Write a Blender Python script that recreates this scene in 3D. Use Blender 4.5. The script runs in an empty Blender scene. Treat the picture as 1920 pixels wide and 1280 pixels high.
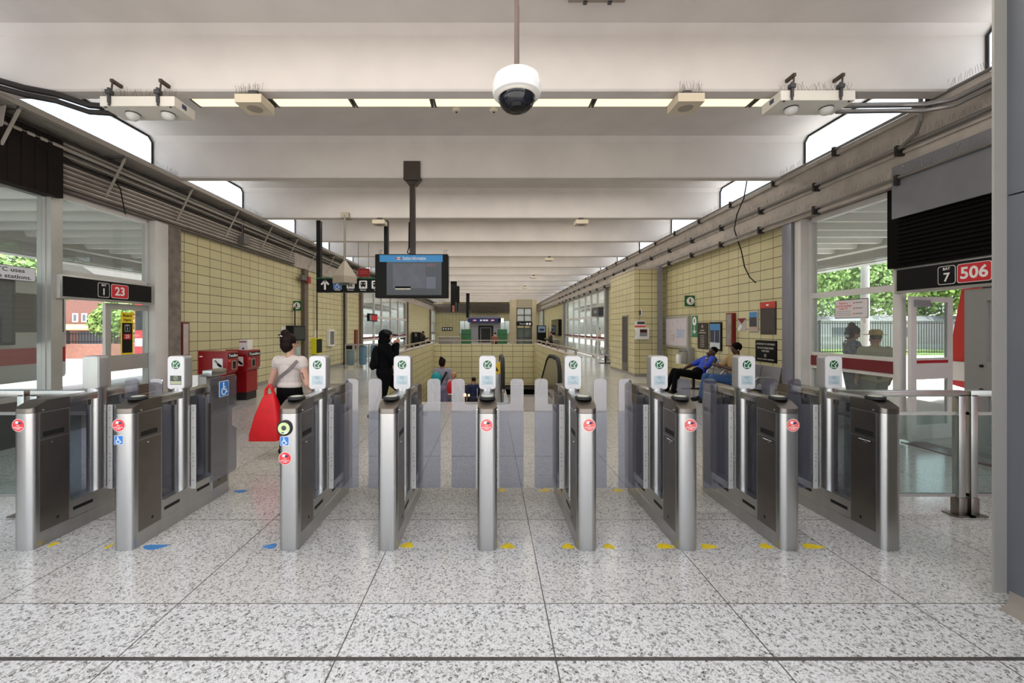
import bpy, bmesh, math, random
from mathutils import Vector as V, Matrix as M, Quaternion
rnd = random.Random(7)
SC = bpy.context.scene
COL = SC.collection
PI = math.pi
# ------------------------------------------------------------------ camera
F, CX, CY, H = 790.0, 918.0, 615.0, 1.55      # focal length in pixels of a 1920 wide frame, vanishing point, eye height
cam = bpy.data.cameras.new('camera'); cam.sensor_width = 36.0; cam.lens = F/1920*36
cam.shift_x = (960-CX)/1920; cam.shift_y = -(640-CY)/1920
cam.clip_start = 0.05; cam.clip_end = 400
camo = bpy.data.objects.new('camera', cam); COL.objects.link(camo)
camo.location = (0, 0, H); camo.rotation_euler = (PI/2, 0, 0)
SC.camera = camo
# ------------------------------------------------------------------ world, sun, exposure
SC.view_settings.view_transform = 'Standard'; SC.view_settings.look = 'None'
SC.view_settings.exposure = 0.55; SC.view_settings.gamma = 1.0; SC.view_settings.use_curve_mapping = False
w = bpy.data.worlds.new('sky'); SC.world = w; w.use_nodes = True
nt = w.node_tree; nt.nodes.clear()
sky = nt.nodes.new('ShaderNodeTexSky'); sky.sky_type = 'NISHITA'; sky.sun_disc = False
sky.sun_elevation = math.radians(70); sky.sun_rotation = math.radians(100); sky.air_density = 1.0; sky.dust_density = 3.0; sky.ozone_density = 0.6
hs = nt.nodes.new('ShaderNodeHueSaturation'); hs.inputs['Saturation'].default_value = 0.38
bg = nt.nodes.new('ShaderNodeBackground'); bg.inputs['Strength'].default_value = 0.46
wo = nt.nodes.new('ShaderNodeOutputWorld')
nt.links.new(sky.outputs[0], hs.inputs['Color']); nt.links.new(hs.outputs[0], bg.inputs['Color']); nt.links.new(bg.outputs[0], wo.inputs[0])
sun = bpy.data.lights.new('sun', 'SUN'); sun.energy = 4.2; sun.angle = math.radians(0.6); sun.color = (1, .96, .9)
suno = bpy.data.objects.new('sun', sun); COL.objects.link(suno)
suno.rotation_euler = V((-.2, .05, -.98)).to_track_quat('-Z', 'Y').to_euler(); suno.location = (20, -4, 30)
LAMP_W = 66.0                                  # watts of one bay's fluorescent row
SC.cycles.max_bounces = 7; SC.cycles.diffuse_bounces = 4; SC.cycles.glossy_bounces = 4
SC.cycles.transparent_max_bounces = 14; SC.cycles.transmission_bounces = 4
SC.cycles.caustics_reflective = False; SC.cycles.caustics_refractive = False
SC.cycles.sample_clamp_indirect = 6.0; SC.cycles.use_denoising = True

# ------------------------------------------------------------------ measuring helpers
def P(px, py, d): return V(((px-CX)*d/F, d, H+(CY-py)*d/F))
XL, XR = -6.2, 5.65                            # the two long walls
def Lw(px, py, x=XL):
    d = F*x/(px-CX); return V((x, d, H+(CY-py)*d/F))
def Rw(px, py, x=XR):
    d = F*x/(px-CX); return V((x, d, H+(CY-py)*d/F))
def hexc(h):
    h = h.lstrip('#'); o = []
    for i in (0, 2, 4):
        c = int(h[i:i+2], 16)/255; o.append(c/12.92 if c <= .04045 else ((c+.055)/1.055)**2.4)
    return (o[0], o[1], o[2], 1)
# ------------------------------------------------------------------ materials
MAT = {}
def mat(name, col='#808080', rough=.5, metal=0., var=0., vscale=3., emit=None, bump=0., bscale=40., spec=.5, stretch=None):
    if name in MAT: return MAT[name]
    m = bpy.data.materials.new(name); m.use_nodes = True; n = m.node_tree; b = n.nodes['Principled BSDF']
    c = hexc(col) if isinstance(col, str) else col
    b.inputs['Base Color'].default_value = c; b.inputs['Roughness'].default_value = rough; b.inputs['Metallic'].default_value = metal
    b.inputs['Specular IOR Level'].default_value = spec
    if var or bump:
        tc = n.nodes.new('ShaderNodeNewGeometry'); mp = n.nodes.new('ShaderNodeMapping')
        if stretch: mp.inputs['Scale'].default_value = stretch
        n.links.new(tc.outputs['Position'], mp.inputs[0])
    if var:
        nz = n.nodes.new('ShaderNodeTexNoise'); nz.inputs['Scale'].default_value = vscale; nz.inputs['Detail'].default_value = 6
        n.links.new(mp.outputs[0], nz.inputs['Vector'])
        mx = n.nodes.new('ShaderNodeMix'); mx.data_type = 'RGBA'
        mx.inputs[6].default_value = tuple(min(1, k*(1-var)) for k in c[:3])+(1,)
        mx.inputs[7].default_value = tuple(min(1, k*(1+var)) for k in c[:3])+(1,)
        rp = n.nodes.new('ShaderNodeMapRange'); rp.inputs[1].default_value = .3; rp.inputs[2].default_value = .7
        n.links.new(nz.outputs[0], rp.inputs[0]); n.links.new(rp.outputs[0], mx.inputs[0]); n.links.new(mx.outputs[2], b.inputs['Base Color'])
    if bump:
        nb = n.nodes.new('ShaderNodeTexNoise'); nb.inputs['Scale'].default_value = bscale; nb.inputs['Detail'].default_value = 3
        n.links.new(mp.outputs[0], nb.inputs['Vector'])
        bp = n.nodes.new('ShaderNodeBump'); bp.inputs['Strength'].default_value = bump; bp.inputs['Distance'].default_value = .01
        n.links.new(nb.outputs[0], bp.inputs['Height']); n.links.new(bp.outputs[0], b.inputs['Normal'])
    if emit:
        b.inputs['Emission Color'].default_value = c; b.inputs['Emission Strength'].default_value = emit
    MAT[name] = m; return m
def glass(name, tint='#f4f8f6', refl=1.0, rough=0.0, ior=1.45, haze=0., hazecol='#c8c8cc'):
    if name in MAT: return MAT[name]
    m = bpy.data.materials.new(name); m.use_nodes = True; n = m.node_tree; n.nodes.clear()
    t = n.nodes.new('ShaderNodeBsdfTransparent'); t.inputs[0].default_value = hexc(tint)
    g = n.nodes.new('ShaderNodeBsdfGlossy'); g.inputs['Roughness'].default_value = rough
    g.inputs[0].default_value = (refl, refl, refl, 1)
    lw = n.nodes.new('ShaderNodeLayerWeight'); pw_ = n.nodes.new('ShaderNodeMath'); pw_.operation = 'POWER'; pw_.inputs[1].default_value = 5; n.links.new(lw.outputs['Facing'], pw_.inputs[0])
    f0 = ((ior-1)/(ior+1))**2; fr = n.nodes.new('ShaderNodeMath'); fr.operation = 'MULTIPLY_ADD'; fr.inputs[1].default_value = 1-f0; fr.inputs[2].default_value = f0; n.links.new(pw_.outputs[0], fr.inputs[0])
    mx = n.nodes.new('ShaderNodeMixShader'); o = n.nodes.new('ShaderNodeOutputMaterial')
    n.links.new(fr.outputs[0], mx.inputs[0]); n.links.new(t.outputs[0], mx.inputs[1]); n.links.new(g.outputs[0], mx.inputs[2])
    last = mx
    if haze:
        df = n.nodes.new('ShaderNodeBsdfDiffuse'); df.inputs[0].default_value = hexc(hazecol)
        m2 = n.nodes.new('ShaderNodeMixShader'); m2.inputs[0].default_value = haze
        n.links.new(mx.outputs[0], m2.inputs[1]); n.links.new(df.outputs[0], m2.inputs[2]); last = m2
    n.links.new(last.outputs[0], o.inputs[0]); MAT[name] = m; return m
def tile_mat(name, axis, y0, z0, c1='#d1c89e', c2='#cac094', grout='#4f4836'):
    m = bpy.data.materials.new(name); m.use_nodes = True; n = m.node_tree; b = n.nodes['Principled BSDF']
    g = n.nodes.new('ShaderNodeNewGeometry'); s = n.nodes.new('ShaderNodeSeparateXYZ'); cb = n.nodes.new('ShaderNodeCombineXYZ')
    n.links.new(g.outputs['Position'], s.inputs[0])
    n.links.new(s.outputs[1 if axis == 'y' else 0], cb.inputs[0]); n.links.new(s.outputs[2], cb.inputs[1])
    mp = n.nodes.new('ShaderNodeMapping'); mp.inputs['Location'].default_value = (-y0, -z0, 0)
    n.links.new(cb.outputs[0], mp.inputs[0])
    br = n.nodes.new('ShaderNodeTexBrick'); br.offset = 0; br.squash = 1
    br.inputs['Color1'].default_value = hexc(c1); br.inputs['Color2'].default_value = hexc(c2); br.inputs['Mortar'].default_value = hexc(grout)
    br.inputs['Scale'].default_value = 1; br.inputs['Brick Width'].default_value = .392; br.inputs['Row Height'].default_value = .2025
    br.inputs['Mortar Size'].default_value = .0075; br.inputs['Mortar Smooth'].default_value = .25
    n.links.new(mp.outputs[0], br.inputs['Vector'])
    nz = n.nodes.new('ShaderNodeTexNoise'); nz.inputs['Scale'].default_value = 1.3; nz.inputs['Detail'].default_value = 8
    n.links.new(g.outputs['Position'], nz.inputs['Vector'])
    rp = n.nodes.new('ShaderNodeMapRange'); rp.inputs[1].default_value = .35; rp.inputs[2].default_value = .75; rp.inputs[3].default_value = .0; rp.inputs[4].default_value = .25
    n.links.new(nz.outputs[0], rp.inputs[0])
    mx = n.nodes.new('ShaderNodeMix'); mx.data_type = 'RGBA'; mx.blend_type = 'MULTIPLY'; mx.inputs[7].default_value = hexc('#cdb9a0')
    n.links.new(rp.outputs[0], mx.inputs[0]); n.links.new(br.outputs[0], mx.inputs[6]); n.links.new(mx.outputs[2], b.inputs['Base Color'])
    b.inputs['Roughness'].default_value = .28
    bp = n.nodes.new('ShaderNodeBump'); bp.inputs['Strength'].default_value = .35; bp.inputs['Distance'].default_value = .003; bp.invert = True
    n.links.new(br.outputs[1], bp.inputs['Height']); n.links.new(bp.outputs[0], b.inputs['Normal'])
    MAT[name] = m; return m
def terrazzo(name, base, scale, dark, lightmix, rough, joints=True):
    m = bpy.data.materials.new(name); m.use_nodes = True; n = m.node_tree; b = n.nodes['Principled BSDF']; L = n.links.new
    g = n.nodes.new('ShaderNodeNewGeometry')
    dn = n.nodes.new('ShaderNodeTexNoise'); dn.inputs['Scale'].default_value = scale*.8; L(g.outputs['Position'], dn.inputs['Vector'])
    dv = n.nodes.new('ShaderNodeVectorMath'); dv.operation = 'SCALE'; dv.inputs[3].default_value = .008; L(dn.outputs[1], dv.inputs[0])
    ad = n.nodes.new('ShaderNodeVectorMath'); L(g.outputs['Position'], ad.inputs[0]); L(dv.outputs[0], ad.inputs[1])
    def layer(sc):
        vo = n.nodes.new('ShaderNodeTexVoronoi'); vo.inputs['Scale'].default_value = sc; L(ad.outputs[0], vo.inputs['Vector'])
        sp = n.nodes.new('ShaderNodeSeparateColor'); L(vo.outputs['Color'], sp.inputs[0]); return sp.outputs[0], sp.outputs[1]
    a, a2 = layer(scale); c, c2 = layer(scale*2.3)
    def ramp(fac, pts):
        r = n.nodes.new('ShaderNodeValToRGB'); r.color_ramp.interpolation = 'CONSTANT'; e = r.color_ramp.elements
        e[0].position, e[0].color = pts[0][0], hexc(pts[0][1]); e[1].position, e[1].color = pts[1][0], hexc(pts[1][1])
        for p, q in pts[2:]: k = e.new(p); k.color = hexc(q)
        L(fac, r.inputs[0]); return r.outputs[0]
    r1 = ramp(a, [(0, '#2b2a29'), (dark, '#85827e'), (dark+.14, base), (dark+.5, lightmix), (dark+.66, base)])
    r2 = ramp(c, [(0, '#383634'), (dark*.8, '#93908b'), (dark*.8+.2, base), (dark*.8+.5, lightmix)])
    mx = n.nodes.new('ShaderNodeMix'); mx.data_type = 'RGBA'; mx.inputs[0].default_value = .5; L(r1, mx.inputs[6]); L(r2, mx.inputs[7])
    big = n.nodes.new('ShaderNodeTexNoise'); big.inputs['Scale'].default_value = .9; big.inputs['Detail'].default_value = 5; L(g.outputs['Position'], big.inputs['Vector'])
    rr = n.nodes.new('ShaderNodeMapRange'); rr.inputs[1].default_value = .3; rr.inputs[2].default_value = .8; rr.inputs[3].default_value = 0; rr.inputs[4].default_value = .3; L(big.outputs[0], rr.inputs[0])
    m2 = n.nodes.new('ShaderNodeMix'); m2.data_type = 'RGBA'; m2.blend_type = 'MULTIPLY'; m2.inputs[7].default_value = hexc('#c9c5c0'); L(rr.outputs[0], m2.inputs[0]); L(mx.outputs[2], m2.inputs[6])
    last = m2.outputs[2]
    if joints:
        sp = n.nodes.new('ShaderNodeSeparateXYZ'); L(g.outputs['Position'], sp.inputs[0])
        def line(o, off, per, wd):
            x = n.nodes.new('ShaderNodeMath'); x.operation = 'SUBTRACT'; L(o, x.inputs[0]); x.inputs[1].default_value = off
            p = n.nodes.new('ShaderNodeMath'); p.operation = 'PINGPONG'; L(x.outputs[0], p.inputs[0]); p.inputs[1].default_value = per/2
            q = n.nodes.new('ShaderNodeMath'); q.operation = 'LESS_THAN'; L(p.outputs[0], q.inputs[0]); q.inputs[1].default_value = wd; return q.outputs[0]
        l1 = line(sp.outputs[0], .31, 1.031, .0032); l2 = line(sp.outputs[1], 2.373, 1.037, .003)
        mm = n.nodes.new('ShaderNodeMath'); mm.operation = 'MAXIMUM'; L(l1, mm.inputs[0]); L(l2, mm.inputs[1])
        m3 = n.nodes.new('ShaderNodeMix'); m3.data_type = 'RGBA'; m3.inputs[7].default_value = hexc('#4d4945'); L(mm.outputs[0], m3.inputs[0]); L(last, m3.inputs[6]); last = m3.outputs[2]
    L(last, b.inputs['Base Color']); b.inputs['Roughness'].default_value = rough
    MAT[name] = m; return m

# ------------------------------------------------------------------ mesh builder
class MB:
    def __init__(s): s.bm = bmesh.new(); s.mi = 0
    def _mark(s, n0):
        s.bm.faces.ensure_lookup_table()
        for f in s.bm.faces[n0:]: f.material_index = s.mi
    def _merge(s, b):
        me = bpy.data.meshes.new('t'); b.to_mesh(me); b.free(); n0 = len(s.bm.faces); s.bm.from_mesh(me); bpy.data.meshes.remove(me); s._mark(n0); return s
    def box(s, a, b, bev=0, seg=2):
        a, b = V(a), V(b); t = bmesh.new(); r = bmesh.ops.create_cube(t, size=1)
        c = (a+b)/2; d = V((abs(b.x-a.x), abs(b.y-a.y), abs(b.z-a.z)))
        for v in t.verts: v.co = V((c.x+v.co.x*d.x, c.y+v.co.y*d.y, c.z+v.co.z*d.z))
        if bev: bmesh.ops.bevel(t, geom=list(t.edges), offset=min(bev, min(d)*.45), segments=seg, affect='EDGES', profile=.5)
        return s._merge(t)
    def obox(s, c, u, v, w, bev=0):            # oriented box: centre and three half vectors
        c, u, v, w = V(c), V(u), V(v), V(w); t = bmesh.new(); bmesh.ops.create_cube(t, size=2)
        for q in t.verts: q.co = c+u*q.co.x+v*q.co.y+w*q.co.z
        if bev: bmesh.ops.bevel(t, geom=list(t.edges), offset=bev, segments=2, affect='EDGES', profile=.5)
        return s._merge(t)
    def beam(s, p0, p1, wd, ht, up=(0, 0, 1)):
        p0, p1 = V(p0), V(p1); d = (p1-p0); u = d.normalized(); side = u.cross(V(up)).normalized(); upv = side.cross(u)
        return s.obox((p0+p1)/2, d/2, side*wd/2, upv*ht/2)
    def cyl(s, p0, p1, r, r2=None, seg=16, caps=True):
        p0, p1 = V(p0), V(p1); r2 = r if r2 is None else r2; q = (p1-p0).to_track_quat('Z', 'Y'); n0 = len(s.bm.faces); rings = []
        for p, rr in ((p0, r), (p1, r2)):
            rings.append([s.bm.verts.new(p+q @ V((rr*math.cos(2*PI*i/seg), rr*math.sin(2*PI*i/seg), 0))) for i in range(seg)])
        for i in range(seg): s.bm.faces.new((rings[0][i], rings[0][(i+1) % seg], rings[1][(i+1) % seg], rings[1][i]))
        if caps: s.bm.faces.new(rings[0][::-1]); s.bm.faces.new(rings[1])
        s._mark(n0); return s
    def tube(s, pts, r, seg=8):
        pts = [V(p) for p in pts]; n0 = len(s.bm.faces); rings = []; prev = None
        for i, p in enumerate(pts):
            t = ((pts[min(i+1, len(pts)-1)]-pts[max(i-1, 0)])).normalized()
            if prev is None: nrm = t.orthogonal().normalized()
            else: nrm = (prev-t*prev.dot(t)).normalized()
            prev = nrm; bi = t.cross(nrm); rr = r[i] if isinstance(r, (list, tuple)) else r
            rings.append([s.bm.verts.new(p+(nrm*math.cos(2*PI*k/seg)+bi*math.sin(2*PI*k/seg))*rr) for k in range(seg)])
        for a, b in zip(rings, rings[1:]):
            for k in range(seg): s.bm.faces.new((a[k], a[(k+1) % seg], b[(k+1) % seg], b[k]))
        s.bm.faces.new(rings[0][::-1]); s.bm.faces.new(rings[-1]); s._mark(n0); return s
    def lathe(s, prof, c, ax=(0, 0, 1), seg=24):   # prof: (radius, height along ax)
        c = V(c); q = V(ax).to_track_quat('Z', 'Y'); n0 = len(s.bm.faces); rings = []
        for r, z in prof:
            rings.append([s.bm.verts.new(c+q @ V((max(r, 1e-5)*math.cos(2*PI*i/seg), max(r, 1e-5)*math.sin(2*PI*i/seg), z))) for i in range(seg)])
        for a, b in zip(rings, rings[1:]):
            for i in range(seg): s.bm.faces.new((a[i], a[(i+1) % seg], b[(i+1) % seg], b[i]))
        s.bm.faces.new(rings[0][::-1]); s.bm.faces.new(rings[-1]); s._mark(n0); return s
    def ell(s, c, r, q=None, u=14, v=10):
        c = V(c); r = (r, r, r) if isinstance(r, (int, float)) else r; t = bmesh.new(); bmesh.ops.create_uvsphere(t, u_segments=u, v_segments=v, radius=1)
        for k in t.verts:
            p = V((k.co.x*r[0], k.co.y*r[1], k.co.z*r[2])); k.co = c+(q @ p if q else p)
        return s._merge(t)
    def caps(s, p0, r0, p1, r1, seg=12):       # tapered capsule
        p0, p1 = V(p0), V(p1); ln = (p1-p0).length; pr = []
        for k in range(5): a = -PI/2+PI/2*k/4; pr.append((r0*math.cos(a), r0*math.sin(a)))
        for k in range(5): a = PI/2*k/4; pr.append((r1*math.cos(a), ln+r1*math.sin(a)))
        return s.lathe(pr, p0, (p1-p0) if ln > 1e-6 else (0, 0, 1), seg)
    def prism(s, pts, plane, a, b, bev=0):     # polygon extruded from a to b across its plane
        t = bmesh.new()
        def w(p, k): return {'xz': V((p[0], k, p[1])), 'yz': V((k, p[0], p[1])), 'xy': V((p[0], p[1], k))}[plane]
        A = [t.verts.new(w(p, a)) for p in pts]; B = [t.verts.new(w(p, b)) for p in pts]; n = len(pts)
        t.faces.new(A); t.faces.new(B[::-1])
        for i in range(n): t.faces.new((A[i], B[i], B[(i+1) % n], A[(i+1) % n]))
        if bev: bmesh.ops.recalc_face_normals(t, faces=t.faces); bmesh.ops.bevel(t, geom=list(t.edges), offset=bev, segments=2, affect='EDGES', profile=.5)
        return s._merge(t)
    def slab(s, pts, o, u, v, th):             # 2-D polygon in the frame (o, u, v), thickened by th along u x v
        o, u, v = V(o), V(u).normalized(), V(v).normalized(); nn = u.cross(v); n0 = len(s.bm.faces); n = len(pts)
        A = [s.bm.verts.new(o+u*p[0]+v*p[1]) for p in pts]; B = [s.bm.verts.new(o+u*p[0]+v*p[1]+nn*th) for p in pts]
        s.bm.faces.new(A[::-1]); s.bm.faces.new(B)
        for i in range(n): s.bm.faces.new((A[i], A[(i+1) % n], B[(i+1) % n], B[i]))
        s._mark(n0); return s
    def quad(s, *p):
        n0 = len(s.bm.faces); s.bm.faces.new([s.bm.verts.new(V(k)) for k in p]); s._mark(n0); return s
    def build(s, name, mats, parent=None, smooth=35, base=None, local=False, norm=True):
        if norm: bmesh.ops.recalc_face_normals(s.bm, faces=s.bm.faces)
        me = bpy.data.meshes.new(name); s.bm.to_mesh(me); s.bm.free()
        return finish(me, name, mats, parent, smooth, base, local)
WM = {}
def finish(me, name, mats, parent=None, smooth=35, base=None, local=False):
    for m in (mats if isinstance(mats, (list, tuple)) else [mats]): me.materials.append(m)
    if smooth:
        me.polygons.foreach_set('use_smooth', [True]*len(me.polygons)); me.set_sharp_from_angle(angle=math.radians(smooth))
    o = bpy.data.objects.new(name, me); COL.objects.link(o)
    if parent is not None:
        o.parent = parent
        if not local: me.transform(WM[parent].inverted())
        WM[o] = WM[parent].copy()
    else:
        if local: WM[o] = M.Identity(4)
        else:
            xs = [v.co for v in me.vertices]
            if base is None:
                base = V(((min(c.x for c in xs)+max(c.x for c in xs))/2, (min(c.y for c in xs)+max(c.y for c in xs))/2, min(c.z for c in xs)))
            base = V(base); me.transform(M.Translation(-base)); o.location = base; WM[o] = M.Translation(base)
    me.update(); return o
def tag(o, label, cat, group=None, kind=None):
    o['label'] = label; o['category'] = cat
    if group: o['group'] = group
    if kind: o['kind'] = kind
    return o
def struct(o):
    o['kind'] = 'structure'; return o
def thing(name, label, cat, loc, rz=0., group=None, kind=None):
    o = bpy.data.objects.new(name, None); COL.objects.link(o); o.empty_display_size = .1
    o.location = V(loc); o.rotation_euler = (0, 0, rz); WM[o] = M.Translation(V(loc)) @ M.Rotation(rz, 4, 'Z')
    return tag(o, label, cat, group, kind)
def copy_tree(o, parent=None, loc=None, rz=None, label=None):
    c = o.copy(); COL.objects.link(c); WM[c] = WM[o].copy()
    if parent is not None: c.parent = parent
    if loc is not None: c.location = V(loc)
    if rz is not None: c.rotation_euler = (0, 0, rz)
    if loc is not None or rz is not None: WM[c] = M.Translation(c.location) @ M.Rotation(c.rotation_euler.z, 4, 'Z')
    if label: c['label'] = label
    for ch in list(o.children): copy_tree(ch, c)
    return c
def rrect(w, h, r, n=4, x0=0., y0=0.):          # rounded rectangle outline centred on x0, y0
    pts = []
    for cx, cy, a0 in ((w/2-r, h/2-r, 0), (-w/2+r, h/2-r, 90), (-w/2+r, -h/2+r, 180), (w/2-r, -h/2+r, 270)):
        for k in range(n+1):
            a = math.radians(a0+90*k/n); pts.append((x0+cx+r*math.cos(a), y0+cy+r*math.sin(a)))
    return pts
def circ(r, n=24, x0=0., y0=0., sy=1.): return [(x0+r*math.cos(2*PI*i/n), y0+sy*r*math.sin(2*PI*i/n)) for i in range(n)]
def text(s, size, o, u, v, m, parent, name='lettering', align='CENTER', bold=.0, th=.001, width=None):
    cu = bpy.data.curves.new('t', 'FONT'); cu.body = s; cu.size = size; cu.align_x = align; cu.align_y = 'CENTER'; cu.extrude = th/2; cu.offset = bold*size
    cu.resolution_u = 3
    t = bpy.data.objects.new('t', cu); COL.objects.link(t)
    me = bpy.data.meshes.new_from_object(t, depsgraph=None) if False else t.to_mesh().copy()
    t.to_mesh_clear(); bpy.data.objects.remove(t); bpy.data.curves.remove(cu)
    o, u, v = V(o), V(u).normalized(), V(v).normalized(); n = u.cross(v)
    sx = 1.
    if width and len(me.vertices):
        xs = [k.co.x for k in me.vertices]; sx = min(1.3, width/max(1e-6, max(xs)-min(xs)))
    me.transform(M(((u.x*sx, v.x, n.x, o.x), (u.y*sx, v.y, n.y, o.y), (u.z*sx, v.z, n.z, o.z), (0, 0, 0, 1))))
    me.name = name
    me.materials.clear()
    return finish(me, name, m, parent, 0)
EX, EY, EZ = V((1, 0, 0)), V((0, 1, 0)), V((0, 0, 1))
# ------------------------------------------------------------------ palette
steel = mat('brushed_steel', '#b9b8b6', .3, 1., var=.05, vscale=14, stretch=(1, 1, .06))
steel_d = mat('worn_steel', '#867f79', .34, 1., var=.07, vscale=9)
chrome = mat('chrome', '#dcdcdc', .12, 1.)
black = mat('black_plastic', '#0b0b0b', .45, spec=.25); dkgrey = mat('dark_grey', '#3a3a3c', .5); grey = mat('grey_paint', '#8a8a8e', .45)
white = mat('white_paint', '#e6e4e0', .4); offwhite = mat('offwhite_plastic', '#ded6c8', .45, var=.03)
alu = mat('aluminium_frame', '#b4b2ae', .38, .6, var=.05, vscale=4); alu_w = mat('white_frame', '#cfcbc6', .4, var=.05)
red = mat('red_paint', '#a31420', .35); dred = mat('dark_red', '#7a1a1c', .4); green = mat('sign_green', '#0d5a2c', .4)
yellow = mat('yellow_paint', '#e8c81a', .45); blue = mat('sign_blue', '#2f78c4', .4); rubber = mat('rubber', '#1b1a1a', .7)
conc = mat('frieze_paint', '#b3a9a0', .7, var=.14, vscale=5, bump=.15)
ceilm = mat('ceiling_paint', '#d2cbc6', .75, var=.05, vscale=1.6)
brown = mat('brown_steel', '#3b2f29', .5, var=.1); wglass = glass('window_glass', '#eef4f2', 1., 0, 1.45, .05, '#f4f6f8')  # window panes carry a painted white haze that lightens the view through them
tileL = tile_mat('tile_long_wall_left', 'y', 8.946, .057); tileR = tile_mat('tile_long_wall_right', 'y', 9.57, .11)
tileX = tile_mat('tile_cross_wall', 'x', .1, .055)
floor_m = terrazzo('terrazzo', '#c2c1bf', 95, .10, '#d0cfcd', .17)
floor_f = terrazzo('terrazzo_front', '#c9cacb', 75, .12, '#d3d4d5', .26)
asphalt = mat('asphalt', '#c6c3bf', .85, var=.08, vscale=.8); pave = mat('pavement', '#cfcbc4', .8, var=.06)
# ------------------------------------------------------------------ floor, stairwell opening X0..X1, Y0..Y1
X0, X1, Y0, Y1 = -2.16, 1.74, 8.87, 16.1
m = MB()
m.box((-6.3, 2.373, -.3), (5.75, Y0, 0)); m.box((-6.3, Y0, -.3), (X0, Y1, 0)); m.box((X1, Y0, -.3), (5.75, Y1, 0)); m.box((-6.3, Y1, -.3), (5.75, 48, 0))
struct(m.build('floor', floor_m, smooth=0))
struct(MB().box((-6.3, -.6, -.3), (5.75, 2.373, 0)).build('floor_entrance', floor_f, smooth=0))
struct(MB().box((-6.2, 1.965, -.01), (5.6, 1.985, .002)).build('trim_1', mat('joint_strip', '#55514e', .45, .5, var=.2, vscale=20), smooth=0))
g = MB().box((-90, -60, -.4), (-6.3, 120, -.22)).box((5.75, -60, -.4), (90, 120, -.22)).box((-6.3, 48.2, -.4), (5.75, 120, -.22))
struct(g.build('ground', asphalt, smooth=0))
struct(MB().box((-6.3, -40, -.4), (5.75, -.6, -.02)).build('plaza', mat('plaza_concrete', '#bebbb6', .8, var=.05), smooth=0))
struct(MB().box((-10.6, -2, -.3), (-6.3, 50, -.02)).build('platform_left', pave, smooth=0))
struct(MB().box((5.75, -2, -.3), (9.4, 50, -.02)).build('platform_right', pave, smooth=0))
# ------------------------------------------------------------------ ceiling: slab and precast ribs
BY0, BSP, ZB, ZS = 4.97, 2.87, 4.35, 5.09
struct(MB().box((-6.36, -1.2, ZS), (5.95, 48.6, ZS+.2)).build('ceiling', ceilm, smooth=0))
def ribprof(y): return [(y, ZB+.022), (y+.016, ZB), (y+.18, ZB), (y+.18, ZS-.085), (y+.265, ZS), (y-.085, ZS), (y, ZS-.085)]
for k in range(-2, 15):
    y = BY0+BSP*k
    struct(MB().prism(ribprof(y), 'yz', -6.29, 5.88).build('ceiling_beam', ceilm, smooth=0))
# clerestory glazing above the two friezes, with its dark gasket
for sx, nm in ((-6.28, 'window_1'), (5.87, 'window_2')):
    m = MB(); sg = 1 if sx > 0 else -1
    for k in range(-1, 14):
        ya, yb = BY0+BSP*k+.18, BY0+BSP*(k+1)
        x = sx-.012*sg
        m.tube([(x, ya+.012, ZB-.02), (x, ya+.012, ZS-.1), (x, ya+.1, ZS-.012), (x, yb-.1, ZS-.012), (x, yb-.012, ZS-.1), (x, yb-.012, ZB-.02)], .018, 6)
    o = struct(m.build(nm, rubber, smooth=40))
    m = MB()
    for k in range(-1, 14):
        ya, yb = BY0+BSP*k+.185, BY0+BSP*(k+1)-.005
        m.prism([(ya, 4.2), (yb, 4.2), (yb, ZS-.085), (yb-.085, ZS-.005), (ya+.085, ZS-.005), (ya, ZS-.085)], 'yz', sx, sx+.008*sg)
    m.build('pane', glass('clerestory_glass', '#f2f6f8', .6, .05, 1.3), o, smooth=0)
# ------------------------------------------------------------------ long walls
TB = ((8.33, 20.0), (31.5, 43.5))
for nm, x, xo, tm, first in (('wall_left', XL, XL-.25, tileL, 8.33), ('wall_right', XR, XR+.25, tileR, 7.9)):
    m = MB().box((x, first, 0), (xo, 20, 3.5)).box((x, 31.5, 0), (xo, 43.5, 3.5))
    struct(m.build(nm, tm, smooth=0))
    sg = 1 if x > 0 else -1
    struct(MB().box((x-.02*sg, first+.05, 0), (x+.05*sg, 19.9, .1)).box((x-.02*sg, 31.6, 0), (x+.05*sg, 43.4, .1)).build('baseboard_'+('left' if x < 0 else 'right'), mat('base_terrazzo', '#8f877d', .5, var=.1), smooth=0))
# friezes over both walls
struct(MB().box((-6.15, -.6, 3.5), (-6.45, 48, 4.3)).build('wall_left_frieze', conc, smooth=0))
m = MB().box((5.5, 2.6, 3.5), (6.0, 48, 4.33)).box((5.46, 2.6, 3.47), (5.5, 48, 3.52)).box((5.44, 2.6, 4.27), (5.5, 48, 4.34)).box((5.47, 2.6, 3.86), (5.5, 48, 3.9))
struct(m.build('wall_right_frieze', conc, smooth=0))
# corrugated siding on the lower left frieze
pts = []; n = 5
for i in range(n):
    z = 3.56+.07*i; pts += [(-6.125, z), (-6.125, z+.025), (-6.1, z+.035), (-6.1, z+.062)]
prof = [(-6.15, 3.54)]+pts+[(-6.15, 3.92)]
struct(MB().prism(prof, 'xz', 2.7, 13.2).build('trim_2', mat('siding', '#b5aba2', .55, .2, var=.12, vscale=4), smooth=0))
m = MB()
for i in range(5): m.box((-6.13, 2.7, 3.56+.07*i-.006), (-6.0985, 13.2, 3.56+.07*i+.008))
m.box((-6.15, 2.7, 3.915), (-6.09, 13.2, 3.93)).box((-6.15, 2.7, 3.5), (-6.11, 13.2, 3.515))
struct(m.build('trim_13', mat('siding_shade', '#4a433e', .8), smooth=0))  # dark strips paint in the shade lines between the siding ribs
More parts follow.
